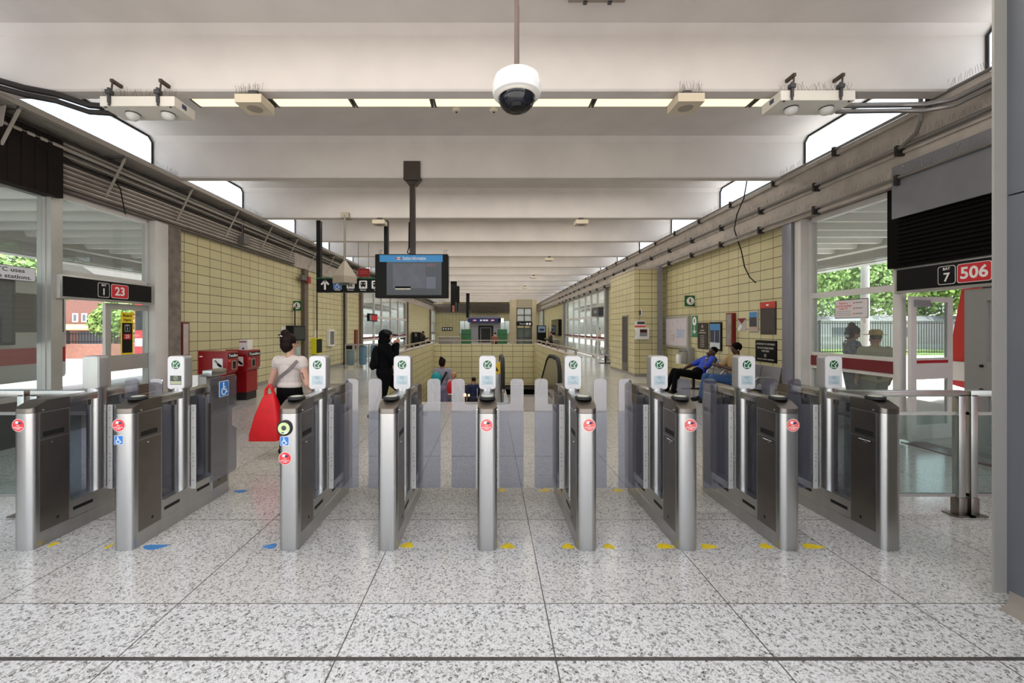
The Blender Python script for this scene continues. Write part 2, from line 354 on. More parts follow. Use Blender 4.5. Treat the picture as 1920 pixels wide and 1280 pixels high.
# end wall with two bright windows
m = MB()
for a, b, z0, z1 in ((-6.3, -3.42, 0, 5), (-2.25, 1.2, 0, 5), (2.3, 5.8, 0, 5), (-3.42, -2.25, 0, .9), (1.2, 2.3, 0, .9), (-3.42, -2.25, 2.42, 5), (1.2, 2.3, 2.42, 5)):
    m.box((a, 48, z0), (b, 48.25, z1))
struct(m.build('wall_end', tileX, smooth=0))
for i, (a, b) in enumerate(((-3.42, -2.25), (1.2, 2.3))):
    f = MB()
    for xa in (a, (a+b)/2-.03, b-.06): f.box((xa, 48.05, .9), (xa+.06, 48.12, 2.42))
    f.box((a, 48.05, .9), (b, 48.12, .96)).box((a, 48.05, 2.36), (b, 48.12, 2.42))
    o = struct(f.build('window_%d' % (3+i), alu, smooth=0)); MB().box((a, 48.08, .92), (b, 48.09, 2.4)).build('pane', wglass, o, smooth=0)
m = MB().box((-6, 47.7, 3.3), (2.6, 48, 4.3))
for z in (3.35, 3.62, 3.9): m.cyl((-6, 47.62, z), (2.5, 47.62, z), .05)
for i in range(7): m.box((-5.5+i*1.25, 47.6, 3.3), (-5.4+i*1.25, 47.7, 3.95))
struct(m.build('wall_end_frieze', mat('end_frieze', '#8b8078', .7, var=.1)))
# ------------------------------------------------------------------ columns between glazing and tiles
struct(MB().box((XL-.05, 7.96, 0), (-6.1, 8.33, 3.5)).build('column_left_concrete', mat('dirty_concrete', '#7b7168', .8, var=.3, vscale=7)))
struct(MB().box((XL-.1, 7.64, 0), (-6.06, 7.95, 3.5), .008).build('column_left_steel', alu_w))
struct(MB().box((5.48, 7.66, 0), (5.8, 7.9, 3.5), .006).build('column_right_steel', mat('bluegrey_steel', '#878690', .4, .3)))
struct(MB().box((5.52, 7.48, 0), (5.8, 7.65, 3.5), .03).build('column_right_white', alu_w))
for y in (13.85, 20.0, 31.4, 43.5):
    struct(MB().box((XL-.05, y, 0), (-6.08, y+.28, 3.5)).build('column_left', mat('rusty_column', '#6e5f55', .6, .2, var=.15)))
for y in (20.0, 31.4, 43.5):
    struct(MB().box((XR+.05, y, 0), (5.5, y+.25, 3.5)).build('column_right', grey))
struct(MB().box((5.36, 13.33, 0), (5.47, 13.45, 3.5)).build('column_right', mat('bluegrey_steel')))
# ------------------------------------------------------------------ glazed bays
def bay(name, x, ys, zs, fm=alu, skip=(), w=.06, dp=.1, extra=None):
    m = MB()
    for y in ys: m.box((x-dp/2, y-w/2, zs[0]), (x+dp/2, y+w/2, zs[-1]))
    for i in range(len(ys)-1):
        for j, z in enumerate(zs):
            if (i, 'z%d' % j) in skip: continue
            m.box((x-dp/2+.006, ys[i]+w/2, z-w/2), (x+dp/2-.006, ys[i+1]-w/2, z+w/2))
    o = struct(m.build(name, fm, smooth=0)); g = MB(); k = 0
    for i in range(len(ys)-1):
        for j in range(len(zs)-1):
            if (i, j) in skip: continue
            g.box((x-.004, ys[i]+w/2, zs[j]+w/2), (x+.004, ys[i+1]-w/2, zs[j+1]-w/2)); k += 1
    if k: g.build('pane', wglass, o, smooth=0)
    return o
bay('window_5', -6.22, [-.6, 1.3, 3.3, 5.88], [.62, 3.4], alu)
struct(MB().box((-6.18, -.6, 0), (-6.3, 5.88, .6)).build('wall_left_panel', mat('dark_panel', '#4b4644', .5)))
struct(MB().box((-6.1, 5.86, 0), (-6.3, 6.02, 3.5)).build('column_left_door_jamb', alu))
bay('window_6', -6.22, [6.03, 7.63], [2.36, 3.46], alu_w, w=.07)
bay('window_7', 5.7, [5.86, 7.44], [.08, .9, 1.09, 2.115, 3.44], alu_w, w=.09, skip=((0, 1),))
struct(MB().box((5.68, 5.9, .93), (5.73, 7.4, 1.06)).box((5.64, 5.9, .91), (5.7, 7.4, 1.08)).build('trim_3', mat('maroon_rail', '#6d1a22', .4), smooth=0))
bay('window_8', 5.7, [-.6, 1.5, 3.2], [.1, 1.0, 2.1, 3.44], alu)
for i, (x, ys) in enumerate(((-6.22, [20.3, 22.6, 24.2, 26.4, 28.6, 31.4]), (5.7, [20.3, 22.2, 23.6, 25.0, 26.8, 28.6, 31.4]), (-6.22, [43.8, 45.2, 46.6, 47.9]), (5.7, [43.8, 45.2, 46.6, 47.9]))):
    bay('window_%d' % (9+i), x, ys, [.1, .95, 2.15, 3.45], alu_w, w=.11)
    m = MB()
    for a, b in zip(ys, ys[1:]): m.box((x-.03, a+.06, .9), (x+.03, b-.06, 1.1))
    struct(m.build('trim_%d' % (4+i), mat('maroon_rail')))
# left door: fixed leaf beside an open way, with the boarding sticker
def board_sticker(px0, px1, py0, py1, parent):
    a, b = Lw(px0, py0, -6.14), Lw(px1, py1, -6.14); zc = (a.z+b.z)/2; yc = (a.y+b.y)/2; hh = 2*(b.y-a.y)*.56*1.9
    return yc, a.y, b.y
d = thing('glass_door', 'grey framed glass door leaf under the bay 1 sign with a yellow boarding sticker', 'door', (-6.2, 7.2, 0))
m = MB()
for a, b, z0, z1 in ((6.78, 6.88, .02, 1.96), (7.62, 7.72, .02, 1.96), (6.88, 7.62, .02, .16), (6.88, 7.62, 1.86, 1.96), (6.88, 7.62, .84, 1.1)):
    m.box((-6.23, a, z0), (-6.18, b, z1))
m.build('frame', alu, d, 0); MB().box((-6.21, 6.88, .16), (-6.2, 7.62, .84)).box((-6.21, 6.88, 1.1), (-6.2, 7.62, 1.86)).build('pane', wglass, d, 0)
st = MB().box((-6.198, 7.08, 1.1), (-6.192, 7.32, 1.82)).build('sticker', yellow, d, 0)
MB().box((-6.193, 7.1, 1.13), (-6.19, 7.3, 1.64)).build('sticker_panel', black, st, 0)
MB().box((-6.19, 7.13, 1.36), (-6.189, 7.27, 1.45)).build('route_panel', mat('route_red', '#c8202c', .4), st, 0)
MB().slab(rrect(.1, .115, .015), (-6.19, 7.2, 1.55), EY, EZ, .0006).build('bay_outline', white, st, 0)
MB().slab(rrect(.09, .105, .012), (-6.1893, 7.2, 1.55), EY, EZ, .0006).build('bay_panel', black, st, 0)
text('Board', .072, (-6.19, 7.2, 1.765), EY, EZ, black, st, bold=.012); text('Here', .072, (-6.19, 7.2, 1.69), EY, EZ, black, st, bold=.012)
text('1', .07, (-6.188, 7.2, 1.535), EY, EZ, white, st, bold=.02); text('BAY', .026, (-6.188, 7.2, 1.59), EY, EZ, white, st, bold=.02)
text('23', .075, (-6.188, 7.2, 1.405), EY, EZ, white, st, bold=.02)
# door signs
def bay_sign(x, ya, yb, z0, z1, side, bayn, route, ybay, yroute, wr, label):
    # side = +1 when the face looks towards +X
    r = thing('bay_sign', label, 'sign', (x, (ya+yb)/2, z0))
    f = x+.05*side
    MB().box((x-.06*side, ya, z0), (f, yb, z1), .008).build('housing', alu, r)
    MB().box((f, ya+.04, z0+.035), (f+.006*side, yb-.04, z1-.03)).build('face', mat('sign_black', '#0b0b0d', .4, spec=.2), r, 0)
    u = EY*side; o = f+.0065*side; zc = (z0+z1)/2
    MB().slab(rrect(.2, .225, .03), (o, ybay, zc), u, EZ, .001).build('bay_outline', white, r, 0)
    MB().slab(rrect(.186, .211, .026), (o+.001*side, ybay, zc), u, EZ, .001).build('bay_panel', mat('sign_black'), r, 0)
    text('BAY', .045, (o+.0025*side, ybay, zc+.076), u, EZ, white, r, bold=.02); text(bayn, .145, (o+.0025*side, ybay, zc-.03), u, EZ, white, r, bold=.02)
    MB().slab(rrect(wr, .225, .03), (o, yroute, zc), u, EZ, .001).build('route_outline', white, r, 0)
    MB().slab(rrect(wr-.014, .211, .026), (o+.001*side, yroute, zc), u, EZ, .001).build('route_panel', mat('route_red'), r, 0)
    text(route, .19, (o+.0025*side, yroute, zc-.005), u, EZ, white, r, bold=.025)
    return r
bay_sign(-6.1, 5.93, 7.57, 1.97, 2.32, 1, '1', '23', 6.6, 6.89, .32, 'long black sign over the left door showing BAY 1 and 23')
bay_sign(5.62, 3.9, 5.8, 2.02, 2.37, -1, '7', '506', 5.13, 4.84, .35, 'long black sign over the right doors showing BAY 7 and 506')
# dark covers above the doors
m = MB().box((-6.02, -.6, 3.38), (-6.2, 5.95, 4.2))
for i in range(40): m.box((-6.012, -.5+i*.16, 3.38), (-6.02, -.44+i*.16, 4.2))
struct(m.build('wall_left_cover', mat('dark_brown_cover', '#1c1512', .65, var=.15, spec=.2), smooth=0))
m = MB().box((5.53, 2.6, 2.37), (5.7, 5.86, 3.45))
for i in range(12): m.box((5.5, 2.6, 2.42+i*.055), (5.53, 5.7, 2.45+i*.055))
struct(m.build('wall_right_louver', mat('black_louver', '#080707', .7, spec=.1), smooth=0))
r = thing('grey_panel', 'flat grey metal panel hung over the black louver on the right', 'panel', (5.46, 4.2, 3.02))
MB().box((5.44, 2.6, 3.02), (5.47, 5.7, 3.72)).build('sheet', mat('grey_sheet', '#77777c', .5, .1, var=.08), r)
m = MB()
for i in range(5): m.cyl((5.43, 2.9+i*.66, 3.68), (5.44, 2.9+i*.66, 3.68), .012, seg=8)
m.build('bolts', steel, r)
# right doors: one leaf swung outward, one leaf shut
def leaf(label, hinge, rz, w, fr, parentname='glass_door'):
    d = thing(parentname, label, 'door', hinge, rz)
    m = MB()
    for a, b, z0, z1 in ((0, .1, 0, 1.98), (w-.1, w, 0, 1.98), (.1, w-.1, 0, .22), (.1, w-.1, 1.88, 1.98), (.1, w-.1, .82, 1.14)): m.box((a, -.02, z0+.03), (b, .02, z1), )
    m.build('frame', fr, d, 0, local=True)
    MB().box((.1, -.004, .22), (w-.1, .004, .82)).box((.1, -.004, 1.14), (w-.1, .004, 1.88)).build('pane', wglass, d, 0, local=True)
    MB().box((.1, -.024, 1.07), (w-.1, .024, 1.11)).build('red_stripe', red, d, 0, local=True)
    MB().box((.05, -.06, 1.84), (.3, -.02, 1.93)).build('door_closer', grey, d, local=True)
    return d
leaf('white framed glass door swung outward beside the bay 7 sign', (5.7, 5.72, 0), math.radians(14), .8, alu_w)
d = thing('glass_door', 'grey steel door leaf half hidden by the metal pier', 'door', (5.62, 4.5, 0))
m = MB()
for a, b, z0, z1 in ((4.75, 4.97, .03, 2.0), (3.95, 4.05, .03, 2.0), (4.05, 4.75, .03, .24), (4.05, 4.75, .8, 1.17), (4.05, 4.75, 1.86, 2.0)): m.box((5.6, a, z0), (5.66, b, z1))
m.build('frame', mat('door_grey', '#8c8a88', .45, .2), d, 0); MB().box((5.63, 4.05, .24), (5.64, 4.75, .8)).box((5.63, 4.05, 1.17), (5.64, 4.75, 1.86)).build('pane', wglass, d, 0)
m = MB()
for z in (1.12, .85): m.cyl((5.58, 4.79, z), (5.6, 4.79, z), .016, seg=10)
m.build('bolt', black, d)
struct(MB().box((5.58, 4.0, 0), (5.9, 5.72, .012)).build('trim_9', steel_d, smooth=0))
# ------------------------------------------------------------------ metal-clad pier on the right, close to the camera
struct(MB().box((2.873, -.55, .075), (3.9, 2.34, 2.28)).box((2.873, -.55, 2.288), (3.9, 2.34, 5.05)).build('pier_right', mat('pier_metal', '#63666c', .42, .25, var=.04), smooth=0))
struct(MB().box((2.803, 2.34, .08), (2.876, 2.352, 5.05)).box((2.876, 2.34, .08), (3.9, 2.352, 5.05)).build('pier_right_trim', mat('pier_trim', '#a09d97', .4, .35), smooth=0))
bp = [(2.872, .1), (2.872, .06), (2.86, .03), (2.84, .012), (2.81, 0), (3.9, 0), (3.9, .1)]
struct(MB().prism(bp, 'xz', -.55, 2.33).build('baseboard_pier', mat('base_terrazzo'), smooth=30))
# ------------------------------------------------------------------ stairwell: parapets, far wall, stairs down
for nm, x, s in (('wall_stair_left', X0, -1), ('wall_stair_right', X1, 1)):
    struct(MB().box((x-.012*s, 8.75, -4), (x+.18*s, 16.28, .94)).build(nm, tile_mat('tile_'+nm, 'y', .1, .13), smooth=0))
    struct(MB().box((x-.01, 8.73, .94), (x+.19*s, 16.28, .965)).build('trim_'+('10' if s < 0 else '11'), mat('cap_stone', '#b8ac9c', .5)))
struct(MB().box((X0, 16.085, -.62), (X1, 16.28, .94)).build('wall_stair_end', tileX, smooth=0))
st = MB()
for i in range(26): st.box((X0, Y0+.29*i, -.17*(i+1)), (.12, Y0+.29*i+.31, -.17*(i+1)-.16)); 
struct(st.build('stairs', mat('stair_terrazzo', '#8e857a', .5, var=.1), smooth=0))
m = MB().box((X0, 16.3, -4.7), (X1, 30, -4.5)).box((X0-.1, 8, -4.7), (X0, 30, -.3)).box((X1, 8, -4.7), (X1+.1, 30, -.3)).box((X0, 16.2, -.8), (X1, 30, -.62)).box((X0, 30, -4.7), (X1, 30.2, -.6)).box((.12, Y0, -5), (X1, 17.5, -4.7))
struct(m.build('wall_stair_tunnel', mat('tunnel', '#5b544c', .6), smooth=0))
# ------------------------------------------------------------------ fare gates
WB, LG = .0685, 1.12                            # half width, length
gw = mat('validator_white', '#d6d3d2', .4); gshell = mat('validator_shell', '#a3a1a0', .4, .5)
led_g = mat('validator_green', '#0b5a30', .3); scr = mat('validator_screen', '#b4c3c6', .2); scr_d = mat('validator_screen_dark', '#203026', .2)
paddle_m = glass('paddle_glass', '#c2c2ca', 1.0, .02, 2.05, .09, '#b8b8c2'); fixed_m = glass('fixed_glass', '#b4b4ba', .8, .02, 1.6)
slot_m = mat('slot_black', '#070707', .6); strip_m = mat('hinge_strip', '#d3d0cc', .35, .3)
stk_red = mat('sticker_red', '#d9383c', .4); stk_pink = mat('sticker_faded', '#e06a66', .4); stk_w = mat('sticker_white', '#f2f0ee', .4); isa = mat('access_blue', '#2a74c0', .4)
def cabplan(front):
    r, n = .042, 6; pts = []
    for k in range(n+1): a = math.radians(180+90*k/n); pts.append((-WB+r+r*math.cos(a), r+r*math.sin(a)))
    for k in range(n+1): a = math.radians(270+90*k/n); pts.append((WB-r+r*math.cos(a), r+r*math.sin(a)))
    pts += [(WB, .27), (-WB, .27)]
    return pts if front else [(x, LG-y) for x, y in pts]
def cap(front):
    m = MB(); p = [(0, .958), (0, .984), (.012, .992), (.105, 1.032), (.3, 1.036), (.3, .985), (.27, .958)]
    pl = cabplan(True)
    # loft: the plan outline at the seam, and the same outline lifted onto the sloping top
    def ztop(y): return .988 if y < .008 else (.988+(y-.008)*(.046/.1) if y < .108 else 1.034)
    n = 0; A, B = [], []
    dense = []
    for i, q in enumerate(pl):
        dense.append(q); q2 = pl[(i+1) % len(pl)]
        if abs(q[0]-q2[0]) < 1e-6 and abs(q[1]-q2[1]) > .1:
            ks = [.108] if q2[1] > q[1] else [.108]
            for k in ks: dense.append((q[0], k))
    bm = m.bm
    for x, y in dense:
        yy = y if front else LG-y
        A.append(bm.verts.new((x, yy, .958))); B.append(bm.verts.new((x*.985, yy, ztop(y))))
    for i in range(len(dense)):
        j = (i+1) % len(dense); bm.faces.new((A[i], A[j], B[j], B[i]))
    bm.faces.new(A[::-1])
    flat = [b for b, q in zip(B, dense) if q[1] >= .1079]; slope = [b for b, q in zip(B, dense) if q[1] <= .1081]
    bm.faces.new(flat); bm.faces.new(slope)
    return m
def wheelchair(parent, o, u, v, s, back=True):
    o = V(o); n = V(u).cross(V(v))
    if back:
        b = MB().slab(rrect(s, s, s*.08), o, u, v, s*.012).build('access_sign', stk_w, parent, 0)
        q = MB().slab(rrect(s*.93, s*.93, s*.06), o+n*s*.012, u, v, s*.012).build('sign_face', isa, b, 0)
    else: b = parent
    m = MB(); z = o+n*s*.024; t = s*.012
    m.slab(circ(s*.065, 12, -.08*s, .33*s), z, u, v, t)
    def bar(a, c, wd=.07):
        a, c = V(a), V(c); d = (c-a).normalized(); k = V((-d.y, d.x))*wd/2
        m.slab([tuple((p)*s) for p in (a-k, c-k, c+k, a+k)], z, u, v, t)
    bar((-.08, .25), (-.05, -.06), .09); bar((-.05, -.04), (.17, -.05)); bar((.16, -.03), (.24, -.26)); bar((.22, -.25), (.34, -.22), .06); bar((-.07, .12), (.12, .11), .06)
    R0 = .25; arc = [math.radians(a) for a in range(120, 361, 20)]
    out = [(-.05*s+R0*s*math.cos(a), -.16*s+R0*s*math.sin(a)) for a in arc]; inn = [(-.05*s+(R0-.06)*s*math.cos(a), -.16*s+(R0-.06)*s*math.sin(a)) for a in arc]
    for i in range(len(arc)-1): m.slab([inn[i], out[i], out[i+1], inn[i+1]], z, u, v, t)
    m.build('wheelchair_symbol', stk_w, b, 0)
    return b
def fare_sticker(root, x, z, col):
    b = MB().slab(circ(.0445, 28), (x, -.0006, z), EX, EZ, .0006).build('fare_sticker', stk_w, root, 0, local=True)
    m = MB().slab(circ(.042, 28), (x, -.0014, z), EX, EZ, .0006); m.build('sticker_face', col, b, 0, local=True)
    m = MB().slab([(-.02, .012), (.004, .009), (.004, .026), (-.016, .028)], (x, -.0022, z), EX, EZ, .0006); m.build('card_symbol', stk_w, b, 0, local=True)
    m = MB().slab([(-.002, .02), (.012, .024), (.027, .015), (.014, .008), (.0, .01)], (x, -.0026, z), EX, EZ, .0006); m.build('hand_symbol', mat('sticker_ink', '#3b2a52', .5), b, 0, local=True)
    for s, dz, w_ in (('Fare', -.002, .02), ('enforcement', -.014, .062), ('in effect', -.025, .03)):
        text(s, .0135, (0, 0, 0), EX, EZ, stk_w, None, width=w_)
        t = COL.objects[-1]; bpy_parent(t, b, (x, -.0026, z+dz))
def bpy_parent(t, b, loc):
    t.location = (0, 0, 0); t.data.transform(M.Translation(-V((0, 0, 0)))); 
    ctr = [v.co for v in t.data.vertices]
    c = V(((min(a.x for a in ctr)+max(a.x for a in ctr))/2, (min(a.y for a in ctr)+max(a.y for a in ctr))/2, (min(a.z for a in ctr)+max(a.z for a in ctr))/2))
    t.data.transform(M.Translation(V(loc)-c)); t.parent = b; WM[t] = WM[b].copy()
def loctext(s, size, loc, u, v, m_, root, bold=.0, width=None, name='lettering'):
    text(s, size, (0, 0, 0), u, v, m_, None, name, bold=bold, width=width, th=.0006); t = COL.objects[-1]; bpy_parent(t, root, loc); return t
def gate_base():
    r = thing('fare_gate', '', 'fare gate', (0, 0, 0))
    L = dict(parent=r, local=True)
    MB().prism(cabplan(True), 'xy', .0, .955).build('front_cabinet', steel, **L)
    MB().prism([(x, LG-y) for x, y in cabplan(True)], 'xy', .0, .955).build('rear_cabinet', steel, **L)
    cap(True).build('front_cap', steel_d, smooth=30, **L); cap(False).build('rear_cap', steel_d, smooth=30, **L)
    m = MB().box((-WB, .27, 0), (WB, .85, .1)).box((-WB+.006, .27, .1), (WB-.006, .85, .236)); m.build('sill', steel, smooth=0, **L)
    for s in (-1, 1):
        x = WB*s; xi = x+.0008*s
        for ya, yb in ((.055, .262), (.858, LG-.055)):
            MB().box((x-.002*s, ya, .104), (xi, yb, .752)).build('lower_panel', steel_d, smooth=0, **L); MB().box((x-.002*s, ya, .758), (xi, yb, .945)).build('upper_panel', steel_d, smooth=0, **L)
        xi = x+.0016*s
        for a, b in (((x-.01*s, .075, .775), (xi, .225, .81)), ((x-.01*s, .9, .775), (xi, 1.05, .81)), ((x-.01*s, .3, .155), (x-.005*s, .46, .18)), ((x-.01*s, .66, .155), (x-.005*s, .82, .18))): MB().box(a, b).build('sensor_slot', slot_m, smooth=0, **L)
        for a, b in (((x-.01*s, .17, .15), (xi, .187, .17)), ((x-.01*s, .93, .15), (xi, .947, .17))): MB().box(a, b).build('vent_hole', slot_m, smooth=0, **L)
        for y, z in ((.14, .722), (.08, .965), (.28, .242)): MB().cyl((WB*s, y, z), ((WB+.003)*s, y, z), .006, seg=10).build('screw', chrome, **L)
    MB().box((-.05, .265, .978), (.05, .52, 1.034), .006).build('top_rail', steel, **L); MB().box((-.05, .6, .978), (.05, .855, 1.034), .006).build('top_rail', steel, **L)
    m = MB().cyl((0, .56, .236), (0, .56, 1.06), .062, seg=32)
    m.build('pole', steel, **L)
    for z in (.89, .47):
        for zz in (z, z-.03): MB().cyl((0, .56, zz), (0, .56, zz+.012), .0645, seg=32).build('pole_ring', steel, **L)
    MB().box((-.006, .27, .236), (.006, .5, .975)).build('fixed_pane', fixed_m, smooth=0, **L); MB().box((-.006, .62, .236), (.006, .85, .975)).build('fixed_pane', fixed_m, smooth=0, **L)
    for y in (.275, .47, .62, .81): MB().box((-.012, y, .93), (.012, y+.033, .975)).build('glass_clamp', steel_d, **L)
    return r
def hinge_strip(r, s):
    st = MB().box((.058*s, .592, .208), (.098*s, .602, .91), .002).build('hinge_strip', strip_m, r, 0, local=True)
    m = MB()
    for z in (.885, .865, .8, .72, .64, .5, .47, .44, .40, .28): m.cyl((.08*s, .5905, z), (.08*s, .5925, z), .004, seg=8)
    m.build('bolt_holes', dkgrey, st, local=True)
def paddle(r, s):
    hinge_strip(r, s)
    def arc(cx, cy, R, a0, a1, n=4): return [(cx+R*math.cos(math.radians(a0+(a1-a0)*k/n)), cy+R*math.sin(math.radians(a0+(a1-a0)*k/n))) for k in range(n+1)]
    R = .03
    pts = [(.062, .21)]+arc(.302-.015, .225, .015, -90, 0)+arc(.302-R, 1.125-R, R, 0, 90)+arc(.192+R, 1.125-R, R, 90, 180)+arc(.192-.02, .91+.02, .02, 360, 270)+[(.062, .91)]
    m = MB().prism([(x*s, z) for x, z in pts], 'xz', .606, .618); m.build('paddle', paddle_m, r, 0, local=True)
def wide_paddle(r, s):
    hinge_strip(r, s); x = (WB+.055)*s
    pts = [(.73, .205), (1.08, .205), (1.1, .225), (1.1, .6), (1.03, .64), (1.03, .8), (1.1, .815), (1.1, 1.09), (1.085, 1.11), (.73, 1.11)]
    MB().prism(pts, 'yz', x, x+.012*s).build('wide_paddle', paddle_m, r, 0, local=True)
    MB().box((x-.008*s, .725, .3), (x+.014*s, .735, .9)).build('paddle_hinge', steel_d, r, local=True)
    if s > 0:
        sv = WM[r]; WM[r] = M.Identity(4); wheelchair(r, (x+.0125, .91, 1.0), EY, EZ, .14); WM[r] = sv
def validator(r, kind):
    L = dict(parent=r, local=True)
    hd = MB().prism(rrect(.14, .274, .026, 5, 0, 1.187), 'xz', .508, .6, .006).build('validator', gshell, **L)
    if kind == 'blank':
        MB().prism(rrect(.124, .256, .02, 5, 0, 1.187), 'xz', .504, .51).build('back_plate', steel, hd, local=True); return
    MB().prism(rrect(.132, .266, .024, 5, 0, 1.187), 'xz', .503, .509).build('face', gw, hd, local=True)
    dsc = MB().slab(circ(.0355, 28), (0, .5028, 1.252), EX, EZ, .001).build('entry_symbol', led_g, hd, 0, local=True)
    m = MB(); o = (0, .5016, 1.252); w_ = .0042
    def bar(a, b, wd=w_):
        a, b = V(a), V(b); d = (b-a).normalized(); k = V((-d.y, d.x))*wd/2; m.slab([tuple(a-k), tuple(b-k), tuple(b+k), tuple(a+k)], o, EX, EZ, .0006)
    bar((-.02, -.024), (-.02, .02)); bar((-.022, -.022), (.02, -.022)); bar((-.02, .02), (-.008, .006)); bar((-.008, .006), (.014, .03)); bar((.02, -.022), (.005, -.008)); bar((.005, -.008), (.029, .016))
    m.build('arrow_outline', stk_w, dsc, 0, local=True)
    sc_ = MB().box((-.046, .5022, 1.09), (.046, .503, 1.163)).build('screen', scr_d if kind == 'tick' else scr, hd, 0, local=True)
    m = MB()
    if kind == 'tick':
        for i in range(16):
            a, b = 2*PI*i/16, 2*PI*(i+1)/16; m.slab([(.013*math.cos(a), .013*math.sin(a)), (.017*math.cos(a), .017*math.sin(a)), (.017*math.cos(b), .017*math.sin(b)), (.013*math.cos(b), .013*math.sin(b))], (0, .502, 1.143), EX, EZ, .0004)
        m.slab([(-.008, 0), (-.002, -.008), (.009, .008), (.006, .009), (-.002, -.003), (-.006, .002)], (0, .502, 1.143), EX, EZ, .0004); m.box((-.044, .5018, 1.094), (.044, .5022, 1.118))
        m.build('screen_marks', mat('screen_olive', '#a9ad8c', .3), sc_, 0, local=True)
    else:
        for z, a, b in ((1.155, -.02, .014), (1.146, -.022, .026), (1.137, -.012, .012), (1.12, .002, .022), (1.112, -.03, -.02), (1.104, -.018, .034)):
            m.box((a, .5018, z-.0018), (b, .5022, z+.0018))
        m.build('screen_marks', mat('screen_text', '#6b7f92', .3), sc_, 0, local=True)
def puck(r):
    p = MB().lathe([(.056, 0), (.06, .004), (.06, .016), (.055, .02), (.045, .022)], (0, .135, 1.034), seg=28).build('card_reader', rubber, r, local=True)
    MB().lathe([(.042, 0), (.042, .0015)], (0, .135, 1.056), seg=24).build('reader_target', mat('reader_grey', '#b9bcae', .3), p, local=True)
def emergency_plate(r, s):
    x = (WB+.002)*s; p = MB().box(((WB-.001)*s, .09, .726), (x, .2, .746)).build('side_label', black, r, 0, local=True)
    loctext('EMERGENCY STOP', .014, (x+.0008*s, .145, .736), EY*s, EZ, white, p, width=.1)
names = ['leftmost fare gate, with a blank metal post head and one red round sticker', 'second fare gate from the left, with a tick on its dark reader screen',
 'fare gate with a round card reader and a wheelchair sticker on its front', 'fare gate with no sticker on its bright front, in front of the man in black',
 'middle fare gate, seen straight on, with a faded red sticker', 'fare gate right of the middle one, in front of the escalator handrail',
 'fare gate in front of the seated man in blue', 'fare gate hiding the seated man in jeans, second from the right', 'rightmost fare gate, with a plain front, joined to the glass railing']
gx = [-3.255, -2.557, -1.404, -.714, -.0168, .6806, 1.385, 2.0975, 2.806]
base = gate_base()
gates = [base]+[copy_tree(base) for _ in gx[1:]]
for i, (r, x) in enumerate(zip(gates, gx)):
    r['label'] = names[i]; r['group'] = 'fare gates across the hall'
    validator(r, 'blank' if i == 0 else ('tick' if i == 1 else 'norm'))
    if i: puck(r)
    if i not in (0,): (wide_paddle if i == 2 else paddle)(r, -1)
    if i != 8: (wide_paddle if i == 1 else paddle)(r, 1)
    if i in (0, 1, 2): fare_sticker(r, -.022 if i != 2 else -.018, .875 if i != 2 else .645, stk_red)
    if i in (4, 5, 6, 7): fare_sticker(r, -.004 if i == 4 else .012, .875, stk_pink)
    if i in (1, 2):
        sv = WM[r]; WM[r] = M.Identity(4); wheelchair(r, (-.022, -.0004, .772 if i == 1 else .765), EX, EZ, .062); WM[r] = sv
    if i == 2:
        q = MB().lathe([(.054, 0), (.054, .012), (.046, .018)], (-.018, 0, .857), (0, -1, 0), 28).build('round_card_reader', rubber, r, local=True)
        MB().lathe([(.041, 0), (.041, .001)], (-.018, -.0182, .857), (0, -1, 0), 28).build('reader_ring', mat('presto_green', '#c6d49a', .3), q, local=True)
        MB().lathe([(.017, 0), (.017, .001)], (-.018, -.0195, .86), (0, -1, 0), 20).build('reader_core', dkgrey, q, local=True)
        MB().slab([(.0, -.03), (.02, -.034), (.026, -.022), (.012, -.02)], (-.018, -.0205, .857), EX, EZ, .0006).build('reader_hand', stk_w, q, 0, local=True)
        MB().box((-.034, -.0205, .825), (-.012, -.0198, .832)).build('reader_word', dkgrey, q, 0, local=True)
    if i >= 6: emergency_plate(r, -1)
    r.location = (x, 2.93, 0); WM[r] = M.Translation(r.location)
